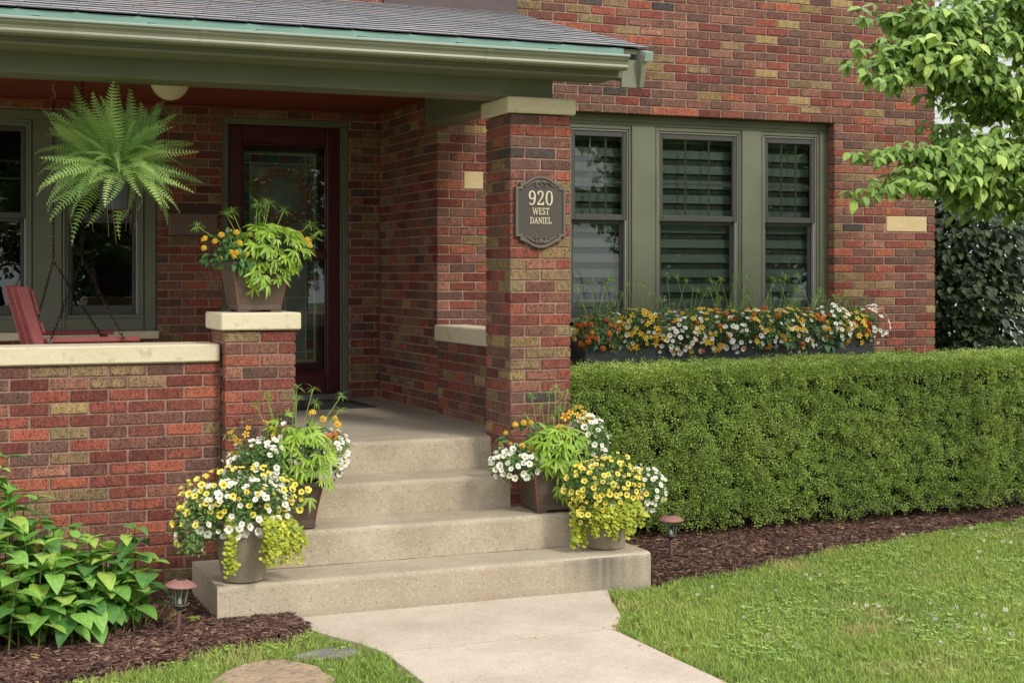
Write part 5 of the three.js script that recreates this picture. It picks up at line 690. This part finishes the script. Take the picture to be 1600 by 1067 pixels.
// ------------------------------------------------------------------ trees and what stands behind
const dogMats = [[rgb(166, 194, 84), 1], [rgb(190, 212, 104), 2], [rgb(140, 172, 72), 3], [rgb(118, 152, 64), 4]].map(([c, k]) => leafMat(c, c.map((v) => Math.min(1, v * 1.22)), 5, 200 + k, { transmission: 0.3 }));
{
  const t = thing('leafy_tree', 'light green broad-leaved tree hanging over the right corner of the house', 'tree', [3.85, 0, 0.15]);
  const o = [3.85, 0.15], R = (x, y, z) => [x - o[0], y, z - o[1]];
  part('trunk', taper([R(3.85, -0.05, 0.15), R(3.82, 1.0, 0.16), R(3.75, 1.9, 0.2), R(3.7, 3.0, 0.2), R(3.75, 4.6, 0.1)], 0.075, 0.03, 14, 10), M.bark, t);
  const ends = [[1.78, 3.12, 0.5], [1.8, 3.02, 0.62], [1.93, 3.26, 0.42], [1.9, 2.98, 0.55], [2.07, 3.42, 0.4], [2.12, 3.0, 0.6], [2.3, 3.3, 0.5], [2.24, 3.12, 0.7], [1.98, 3.5, 0.3], [2.36, 3.06, 0.5], [2.55, 3.34, 0.4], [2.72, 3.16, 0.5], [2.86, 3.46, 0.3], [2.95, 3.16, 0.4], [2.45, 3.5, 0.6], [2.2, 3.62, 0.4], [2.62, 3.66, 0.5], [3.0, 3.7, 0.5], [2.74, 2.98, 0.2], [2.98, 2.98, 0.3], [3.2, 3.0, 0.2], [2.8, 3.3, 0.1], [3.0, 2.82, 0.1], [3.3, 3.15, 0.3], [3.3, 3.5, 0.2],
    [1.7, 2.27, 0.62], [1.84, 2.34, 0.6], [1.82, 2.52, 0.55], [1.98, 2.57, 0.6], [1.99, 2.34, 0.66], [2.17, 2.41, 0.6], [2.22, 2.31, 0.7], [2.36, 2.56, 0.6], [2.46, 2.36, 0.7], [2.62, 2.66, 0.55], [2.78, 2.4, 0.6], [2.92, 2.66, 0.5], [2.78, 2.54, 0.7], [2.57, 2.25, 0.6], [2.94, 2.3, 0.6], [3.1, 2.5, 0.5], [3.2, 2.3, 0.4], [2.55, 2.48, 0.4], [3.0, 2.15, 0.5], [3.25, 2.7, 0.3], [3.3, 2.1, 0.5], [2.7, 2.3, 0.4], [3.1, 2.75, 0.6], [3.35, 2.45, 0.6], [3.5, 3.0, 0.5], [3.6, 2.6, 0.6], [3.6, 3.6, 0.4], [4.2, 3.2, 0.5], [4.5, 2.8, 0.3], [4.1, 3.8, 0.1], [4.6, 3.6, 0.4], [3.9, 4.4, 0.3], [3.4, 4.0, 0.5], [2.9, 4.0, 0.3], [2.45, 3.2, 0.3], [2.15, 3.25, 0.3], [2.7, 3.5, 0.2], [2.4, 3.7, 0.2], [3.1, 3.3, 0.5], [2.9, 3.6, 0.6], [3.2, 3.6, 0.6], [2.6, 3.02, 0.6], [2.85, 3.05, 0.6], [2.05, 3.15, 0.4], [2.3, 2.46, 0.4], [3.0, 2.4, 0.3], [2.85, 2.2, 0.3], [3.3, 2.55, 0.2], [2.4, 2.4, 0.8], [3.2, 2.85, 0.5], [2.75, 3.3, 0.6], [2.9, 3.35, 0.45], [3.05, 3.45, 0.4], [2.8, 3.12, 0.45], [3.0, 3.05, 0.55], [3.15, 3.2, 0.6], [2.6, 3.5, 0.5], [3.25, 3.35, 0.5], [3.1, 3.0, 0.4], [3.05, 2.9, 0.5], [3.2, 2.75, 0.4], [3.3, 2.9, 0.5], [3.1, 2.62, 0.6], [2.95, 2.82, 0.3], [3.4, 2.75, 0.5], [2.8, 2.72, 0.5], [3.0, 2.55, 0.6], [3.35, 3.25, 0.6], [2.5, 2.9, 0.4], [2.7, 2.86, 0.4], [2.62, 2.78, 0.3], [2.85, 2.94, 0.5], [3.3, 3.55, 0.5], [2.65, 3.4, 0.7], [2.5, 3.25, 0.7], [2.2, 3.45, 0.6], [2.0, 3.25, 0.6], [2.65, 2.55, 0.8]];
  const limbs = [], twigs = [], G = [0, 1, 2].map((k) => leaf(0.09, 0.05, { fold: 0.2 + k * 0.08, curl: 0.25 + k * 0.18, seg: 6, belly: 0.42, wave: 0.012 })), cand = [];
  const hubs = [[3.0, 2.95, 0.35], [2.6, 3.2, 0.4], [3.1, 3.4, 0.3], [2.7, 2.5, 0.55], [3.15, 2.5, 0.45], [3.5, 3.3, 0.3], [4.1, 3.2, 0.3]];
  for (const h of hubs) limbs.push(taper([R(3.74, h[1] > 2.8 ? 2.1 + (h[1] - 2.5) * 0.4 : 1.9, 0.2), R((3.74 + h[0]) / 2, h[1] * 0.5 + 1.25, 0.25), R(...h)], 0.018, 0.008, 8, 6));
  for (const e of ends) {
    let hb = hubs[0], bd = 9; for (const h of hubs) { const d = Math.hypot(h[0] - e[0], h[1] - e[1]); if (d < bd) { bd = d; hb = h; } }
    const pts = [hb, [(hb[0] * 0.5 + e[0] * 0.5), (hb[1] + e[1]) / 2 + 0.05, (hb[2] + e[2]) / 2], e].map((p) => V(...R(...p))); limbs.push(taper(pts, 0.0075, 0.0028, 8, 5));
    const c = new THREE.CatmullRomCurve3(pts), n = 26 + Math.round(bd * 20);
    for (let i = 0; i < n; i++) { // side twigs with drooping leaf pairs
      const s = 1 - 0.85 * (i / n), p = c.getPointAt(s), a = rr(0, 6.28), len = rr(0.03, 0.19), q = p.clone().add(V(Math.cos(a) * len, rr(-0.02, 0.06), Math.sin(a) * len)); twigs.push(taper([p, p.clone().lerp(q, 0.5).add(V(0, 0.012, 0)), q], 0.002, 0.0013, 2, 3));
      const k = 3 + Math.floor(rr(0, 4)); for (let j = 0; j < k; j++) { const b = a + j * 1.9 + rr(-0.3, 0.3), d = V(Math.cos(b) * 0.8 - 0.1, rr(-1.1, 0.1), Math.sin(b) * 0.8 + 0.1).normalize(); cand.push({ p: q.clone(), d, s: rr(0.5, 1.15) }); }
    }
  }
  part('branch', merge(limbs), M.bark, t); part('twigs', merge(twigs), M.stem, t);
  const scored = cand.map((c) => { const w = c.p.clone().add(V(o[0], 0, o[1])), [u, v, d] = toPixel(w.toArray()); return { c, a: u > -20 && u < 1610 && v > -20 ? (c.s / d) * (1 + (w.z - 0.3) * 0.6) : 0 }; }).sort((a, b) => b.a - a.a);
  scored.forEach(({ c }, i) => { const m = basis(c.p, c.d, V(gauss() * 0.4, 1, 0.5 + gauss() * 0.4), c.s); if (i < 300) place('leaf', pick(G), pick(dogMats.slice(0, 3)), t, m); else c.m = m; });
  const rest = scored.slice(300).map((s) => s.c); for (let k = 0; k < 2; k++) scatter('foliage', G[k], dogMats[k ? 3 : 2], rest.filter((_, i) => i % 2 === k).map((c) => c.m), null, t);
}
{
  const t = thing('tall_shrub', 'dark tall leafy shrub between the house corner and the white siding', 'shrub', [5.9, 0, -3.6]);
  const st = []; for (let i = 0; i < 18; i++) { const x = rr(-0.75, 0.7), z = rr(-0.5, 0.5); st.push(taper([[x * 0.6, 0, z * 0.6], [x * 0.8, 1.2, z * 0.8], [x + gauss() * 0.15, rr(2.2, 3.1), z]], 0.018, 0.006, 6, 5)); } part('stems', merge(st), M.bark, t);
  const G = leaf(0.085, 0.056, { curl: 0.3, seg: 4 }), ms = [], cs = []; for (let i = 0; i < 17000; i++) { const a = rr(0, 6.28), r = Math.sqrt(rnd()), y = rr(0.15, 3.1), w = 0.95 * Math.min(1, (3.3 - y) / 0.9) * 1.15 * (0.8 + 0.4 * fbm(y * 3, a * 2, 99, 2, 211)); const p = V(Math.cos(a) * r * w, y, Math.sin(a) * r * w * 0.9); if (fbm(p.x * 4 + 9, y * 4, 999, 2, 215) < (y < 1.5 ? 0.33 : 0.2)) continue; ms.push(basis(p, V(Math.cos(a), rr(-1, 0.2), Math.sin(a)).normalize(), YAX, rr(0.7, 1.3))); cs.push(hex('#2a4020').lerp(hex('#587232'), rnd() * rnd()).multiplyScalar(rr(0.7, 1.2))); }
  scatter('foliage', G, plainLeaf(0xffffff), ms, cs, t);
}
{
  const t = thing('neighbour_house', 'white clapboard side of the house next door behind the shrub', 'house', [9.5, 0, -8]);
  const w = part('wall', box(0.03, 0.3, 0, 6.6, -12, 9, 0), std({ color: hex('#c9c9c6'), roughness: 0.8 }), t), m = std({ map: paintMap(rgb(238, 239, 238), rgb(244, 244, 243), 58), roughness: 0.7 }), g = (() => { const b = box(-0.006, 0.006, -0.055, 0.055, -12, 9, 0.001); b.rotateZ(-0.12); return b; })();
  for (let i = 0; i < 64; i++) part('siding_board', g, m, w, [0.014, 0.06 + i * 0.102, 0]);
}
function streetTree(label, x, z, h, r) { // far across the street, behind the viewer; seen in the window panes
  const t = thing('street_tree', label, 'tree', [x, 0, z], 'trees across the street mirrored in the panes'); part('trunk', taper([[0, -0.1, 0], [0.05, h * 0.3, 0], [0, h * 0.75, 0]], 0.22, 0.08, 6, 8), M.bark, t);
  const ms = [], cs = [], G = sprig(0.26, 0.15, 9, 0.3, 0.3); for (let i = 0; i < 2600; i++) { const n = V(gauss(), gauss(), gauss()).normalize(), k = Math.pow(rnd(), 0.4); if (fbm(n.x * 2.5 + x, n.y * 2.5 + n.z * 2, 99, 2, 221) < 0.33) continue; ms.push(basis(V(n.x * r * k, h * 0.53 + n.y * h * 0.47 * k, n.z * r * k), n, YAX, rr(0.8, 1.4))); cs.push(hex('#3f5e2a').lerp(hex('#6b8a3e'), rnd()).multiplyScalar(rr(0.8, 1.2))); } scatter('crown', G, plainLeaf(0xffffff), ms, cs, t);
}
[[1.5, 24, 9, 3.4], [-3.2, 25, 9, 3.2], [5.5, 28, 9, 3.4], [17, 23, 9, 3.4], [21, 20, 8, 3.4]].forEach(([x, z, h, r]) => streetTree('green street tree across the road, mirrored in the window panes', x, z, h, r));

// ------------------------------------------------------------------ porch furniture and fittings
{ // address plaque
  const t = thing('address_plaque', 'bronze coloured address plaque with scrolled top on the brick pillar', 'plaque', [-0.212, 2.185, 0.004]);
  const w = 0.335, outline = (o) => { const s = new THREE.Shape(), a = w / 2 - o, c = 0.137 - o, y = 0.153 - o, y2 = 0.175 - o * 1.05, ym = 0.222 - o, k = 0.075, q = 0.06; s.moveTo(-a, -y); s.lineTo(-a, y); s.lineTo(-c, y); s.lineTo(-c, y2); s.bezierCurveTo(-k, y2 + 0.013, -q, ym, 0, ym); s.bezierCurveTo(q, ym, k, y2 + 0.013, c, y2); s.lineTo(c, y); s.lineTo(a, y); s.lineTo(a, -y); s.lineTo(c, -y); s.lineTo(c, -y2); s.bezierCurveTo(k, -y2 - 0.013, q, -ym, 0, -ym); s.bezierCurveTo(-q, -ym, -k, -y2 - 0.013, -c, -y2); s.lineTo(-c, -y); s.closePath(); return s; };
  const pm = std({ map: paintMap(rgb(70, 64, 58), rgb(82, 76, 68), 59), bumpMap: concreteBump, bumpScale: 0.001, roughness: 0.55, metalness: 0.2 }), lm = std({ color: hex('#cfc3a8'), roughness: 0.45 }), em = std({ color: hex('#6a625a'), roughness: 0.45, metalness: 0.35 });
  part('plate', new THREE.ExtrudeGeometry(outline(0), { depth: 0.012, bevelEnabled: true, bevelSize: 0.004, bevelThickness: 0.003, bevelSegments: 2, bevelOffset: -0.004 }), pm, t);
  const ring = outline(0.002), hole = outline(0.019); ring.holes.push(new THREE.Path(hole.getPoints(16).reverse())); part('border', new THREE.ExtrudeGeometry(ring, { depth: 0.007, bevelEnabled: true, bevelSize: 0.002, bevelThickness: 0.003, bevelSegments: 2, bevelOffset: -0.002, curveSegments: 16 }), em, t, [0, 0, 0.013]);
  const scr = (f) => { const L = []; for (const sx of [-1, 1]) { L.push(taper([[sx * 0.012, f * 0.158, 0.017], [sx * 0.026, f * 0.15, 0.02], [sx * 0.034, f * 0.163, 0.02], [sx * 0.024, f * 0.178, 0.02], [sx * 0.01, f * 0.186, 0.019]], 0.0032, 0.0052, 12, 6)); L.push(taper([[sx * 0.02, f * 0.187, 0.018], [sx * 0.052, f * 0.178, 0.021], [sx * 0.078, f * 0.158, 0.019], [sx * 0.1, f * 0.154, 0.018], [sx * 0.108, f * 0.163, 0.018], [sx * 0.098, f * 0.168, 0.018]], 0.0058, 0.0026, 14, 6)); L.push(taper([[sx * 0.06, f * 0.166, 0.018], [sx * 0.085, f * 0.168, 0.019], [sx * 0.094, f * 0.175, 0.018]], 0.0035, 0.0015, 8, 5)); } for (const k of [-0.5, -0.22, 0, 0.22, 0.5]) L.push(taper([[k * 0.008, f * 0.165, 0.018], [Math.sin(k) * 0.02, f * (0.165 + 0.022 * Math.cos(k)), 0.022], [Math.sin(k) * 0.036, f * (0.165 + 0.036 * Math.cos(k)), 0.018]], 0.0034, 0.0012, 6, 5)); return merge(L); };
  part('scroll_ornament', scr(1), em, t); part('scroll_ornament', scr(-1), em, t);
  const font = await new FontLoader().loadAsync('fonts/droid/droid_serif_regular.typeface.json');
  const line = (str, size, y, sx) => { const g = new TextGeometry(str, { font, size, depth: 0.005, curveSegments: 5, bevelEnabled: true, bevelSize: 0.0007, bevelThickness: 0.001, bevelSegments: 1 }); g.computeBoundingBox(); g.translate(-(g.boundingBox.max.x + g.boundingBox.min.x) / 2, 0, 0).scale(sx, 1, 1); part('lettering', g, lm, t, [0, y, 0.0145]); };
  line('920', 0.086, 0.042, 0.84); line('WEST', 0.04, -0.016, 0.72); line('DANIEL', 0.038, -0.071, 0.72);
}
function pathLight(label, x, y, z, tilt) {
  const t = thing('path_light', label, 'path light', [x, y, z]); t.rotation.z = tilt;
  part('stake', new THREE.CylinderGeometry(0.0115, 0.0115, 0.17, 12).translate(0, 0.055, 0), M.lightBrown, t);
  part('collar', new THREE.LatheGeometry([[0.0115, 0.12], [0.018, 0.13], [0.034, 0.142], [0.036, 0.15], [0.03, 0.156], [0, 0.156]].map((p) => new THREE.Vector2(...p)), 20), M.sash, t);
  const gl = new THREE.LatheGeometry([[0.03, 0.157], [0.04, 0.235], [0.042, 0.237]].map((p) => new THREE.Vector2(...p)), 24); { const p = gl.attributes.position; for (let i = 0; i < p.count; i++) { const a = Math.atan2(p.getZ(i), p.getX(i)), k = 1 + 0.05 * Math.cos(a * 12); p.setX(i, p.getX(i) * k); p.setZ(i, p.getZ(i) * k); } gl.computeVertexNormals(); } part('glass_shade', gl, new THREE.MeshPhysicalMaterial({ color: 0xdfe6dc, transmission: 1, thickness: 0, roughness: 0.06, ior: 1.5 }), t);
  part('glass_rib', merge(Array.from({ length: 8 }, (_, k) => { const a = k * 0.785; return tube([[Math.cos(a) * 0.031, 0.157, Math.sin(a) * 0.031], [Math.cos(a) * 0.041, 0.236, Math.sin(a) * 0.041]], 0.0022, 2, 4); })), std({ color: hex('#8a938a'), roughness: 0.3 }), t);
  part('lamp_stem', new THREE.CylinderGeometry(0.008, 0.012, 0.03, 10).translate(0, 0.17, 0), std({ color: hex('#d8d8d0'), roughness: 0.3 }), t);
  const cap = part('cap', new THREE.LatheGeometry([[0, 0.236], [0.066, 0.236], [0.078, 0.239], [0.081, 0.244], [0.078, 0.25], [0.06, 0.262], [0.036, 0.273], [0.03, 0.274], [0, 0.276]].map((p) => new THREE.Vector2(...p)), 32), M.lightCap, t); part('solar_panel', box(-0.02, 0.02, 0.2755, 0.2785, -0.02, 0.02, 0.001), std({ color: hex('#2d3440'), roughness: 0.2 }), cap);
}
M.lightBrown = std({ color: hex('#6b4f48'), roughness: 0.6 }); M.lightCap = std({ map: paintMap(rgb(134, 94, 86), rgb(152, 112, 102), 60), roughness: 0.6 });
pathLight('brown solar path light in the mulch left of the lowest step', -2.535, 0.0, 0.79, -0.06); pathLight('brown solar path light in the mulch right of the steps near the hedge', 0.655, 0.02, 0.08, 0.01);

function chainGeo(pts) { const c = new THREE.CatmullRomCurve3(pts.map((p) => V(...p)), false, 'catmullrom', 0.0), n = Math.round(c.getLength() / 0.026), L = [], base = new THREE.TorusGeometry(0.0105, 0.0026, 4, 10); base.scale(0.82, 1.55, 1); for (let i = 0; i < n; i++) { const p = c.getPointAt((i + 0.5) / n), d = c.getTangentAt((i + 0.5) / n), x = V(0, 0, 1).cross(d).normalize(), z = x.clone().cross(d), m = new THREE.Matrix4().makeBasis(i % 2 ? x : z, d, i % 2 ? z.clone().negate() : x).setPosition(p); L.push(base.clone().applyMatrix4(m)); } return merge(L); }
{ // porch swing, seen from its end
  const t = thing('porch_swing', 'dusty red wooden porch swing hanging on rusty chains at the left', 'swing', [-2.72, FLOOR, -1.8]);
  const zn = 0.58, zf = -0.62, b = (x0, x1, y0, y1, z0, z1) => box(x0, x1, y0, y1, z0, z1, 0.006);
  for (const z of [zn, zf]) { const arm = part('arm', merge([b(-0.27, 0.29, 0.585, 0.615, z - 0.045, z + 0.045), b(0.2, 0.25, 0.36, 0.585, z - 0.02, z + 0.02)]), M.swing, t); part('bolt', new THREE.CylinderGeometry(0.014, 0.014, 0.02, 12).rotateX(Math.PI / 2).translate(-0.25, 0.6, z + 0.052), std({ color: hex('#9a948c'), roughness: 0.4, metalness: 0.6 }), arm); }
  part('seat_frame', merge([b(-0.25, 0.26, 0.31, 0.36, zn - 0.03, zn), b(-0.25, 0.26, 0.31, 0.36, zf, zf + 0.03), b(-0.25, 0.26, 0.31, 0.36, -0.03, 0)]), M.swing, t);
  for (let k = 0; k < 6; k++) part('seat_slat', b(-0.23 + k * 0.083, -0.16 + k * 0.083, 0.361, 0.382, zf, zn), M.swing, t);
  const lean = new THREE.Matrix4().makeRotationZ(0.27).setPosition(-0.25, 0.36, 0);
  for (const z of [zn - 0.005, 0, zf + 0.005]) part('back_post', b(-0.032, 0.032, -0.06, 0.59, z - 0.02, z + 0.02).applyMatrix4(lean), M.swing, t);
  for (const [y0, y1] of [[0.06, 0.13], [0.17, 0.24], [0.28, 0.35], [0.4, 0.56]]) part('back_slat', b(0.034, 0.056, y0, y1, zf, zn).applyMatrix4(lean), M.swing, t);
  for (const z of [zn, zf]) { const o = z + 0.055, top = 2.3, dx = z === zn ? -0.06 : -0.12; const ch = part('chain', merge([chainGeo([[dx + 0.0, 1.1, o], [dx, top - 0.08, o]]), chainGeo([[dx, 1.1, o], [-0.25, 0.6, o + 0.01]]), chainGeo([[dx, 1.1, o], [0.21, 0.56, o + 0.01], [0.235, 0.33, o]])]), M.chain, t); part('hook', merge([tube([[dx, top + 0.02, o], [dx, top - 0.03, o], [dx + 0.016, top - 0.06, o], [dx, top - 0.085, o], [dx - 0.014, top - 0.07, o]], 0.004, 12, 5)]), std({ color: hex('#a89a80'), roughness: 0.5, metalness: 0.4 }), ch); }
}
{
  const t = thing('ceiling_lamp', 'cream glass half-globe lamp on the porch ceiling', 'lamp', [-2.19, 3.122, -1.5]); part('globe', new THREE.LatheGeometry(Array.from({ length: 15 }, (_, i) => { const a = i / 14 * Math.PI / 2; return new THREE.Vector2(0.132 * Math.sin(a), -0.03 - 0.152 * Math.cos(a)); }), 32), M.lampglass, t); part('ceiling_plate', new THREE.CylinderGeometry(0.14, 0.136, 0.03, 32).translate(0, -0.0155, 0), M.bronze, t);
}
{
  const t = thing('mailbox', 'flat bronze wall mailbox on the bricks left of the door', 'mailbox', [-1.727, 2.105, BZ]); part('body', box(-0.185, 0.185, 0, 0.165, 0.004, 0.085, 0.006), M.bronze, t); const lid = cbox(0.39, 0.006, 0.12, 0.002); lid.rotateX(0.75).translate(0, 0.2, 0.05); part('lid', merge([lid, box(-0.195, 0.195, 0.158, 0.17, 0.08, 0.094, 0.003), box(-0.188, 0.188, 0.165, 0.235, 0.003, 0.012, 0.002)]), M.bronze, t);
}
{
  const t = thing('doormat', 'dark rubber doormat on the porch floor before the door', 'doormat', [-0.92, FLOOR, -2.79]); t.rotation.y = 0.05; part('mat', box(-0.45, 0.42, 0.0, 0.012, -0.39, 0.36, 0.004), M.rubber, t); const L = []; for (let i = 0; i < 4; i++) L.push(box(0.33 + i * 0.022, 0.336 + i * 0.022, 0.012, 0.016, -0.37, 0.34, 0.001)); part('raised_border', merge(L), M.rubber, t);
}
{
  const t = thing('twig_wreath', 'round brown twig wreath with pale buds hanging on the front door', 'wreath', [-0.985, 2.43, -3.392]); const L = [], B = []; for (let i = 0; i < 230; i++) { const a = rr(0, 6.28), r = rr(0.15, 0.235), l = rr(0.06, 0.13), s = rr(-0.35, 0.8), P = (q, o) => [Math.cos(a + q) * (r + o), Math.sin(a + q) * (r + o), rr(-0.022, 0.03)]; L.push(taper([P(0, 0), P(l * 1.6, s * 0.02), P(l * 3, s * 0.06)], 0.0045, 0.002, 4, 3)); if (i % 2) { const e = P(l * 3, s * 0.06); B.push(new THREE.IcosahedronGeometry(rr(0.006, 0.0105), 0).translate(e[0], e[1], Math.min(e[2], 0.028))); } } part('twigs', merge(L), std({ color: hex('#9a765c'), roughness: 0.9 }), t); part('buds', merge(B), std({ color: hex('#dcc4b0'), roughness: 0.8 }), t);
}
// ------------------------------------------------------------------ draw
const renderer = new THREE.WebGLRenderer({ antialias: true });
renderer.setSize(W, H); renderer.toneMapping = THREE.LinearToneMapping; renderer.toneMappingExposure = EXPOSURE; renderer.shadowMap.enabled = true;
renderer.render(scene, camera);
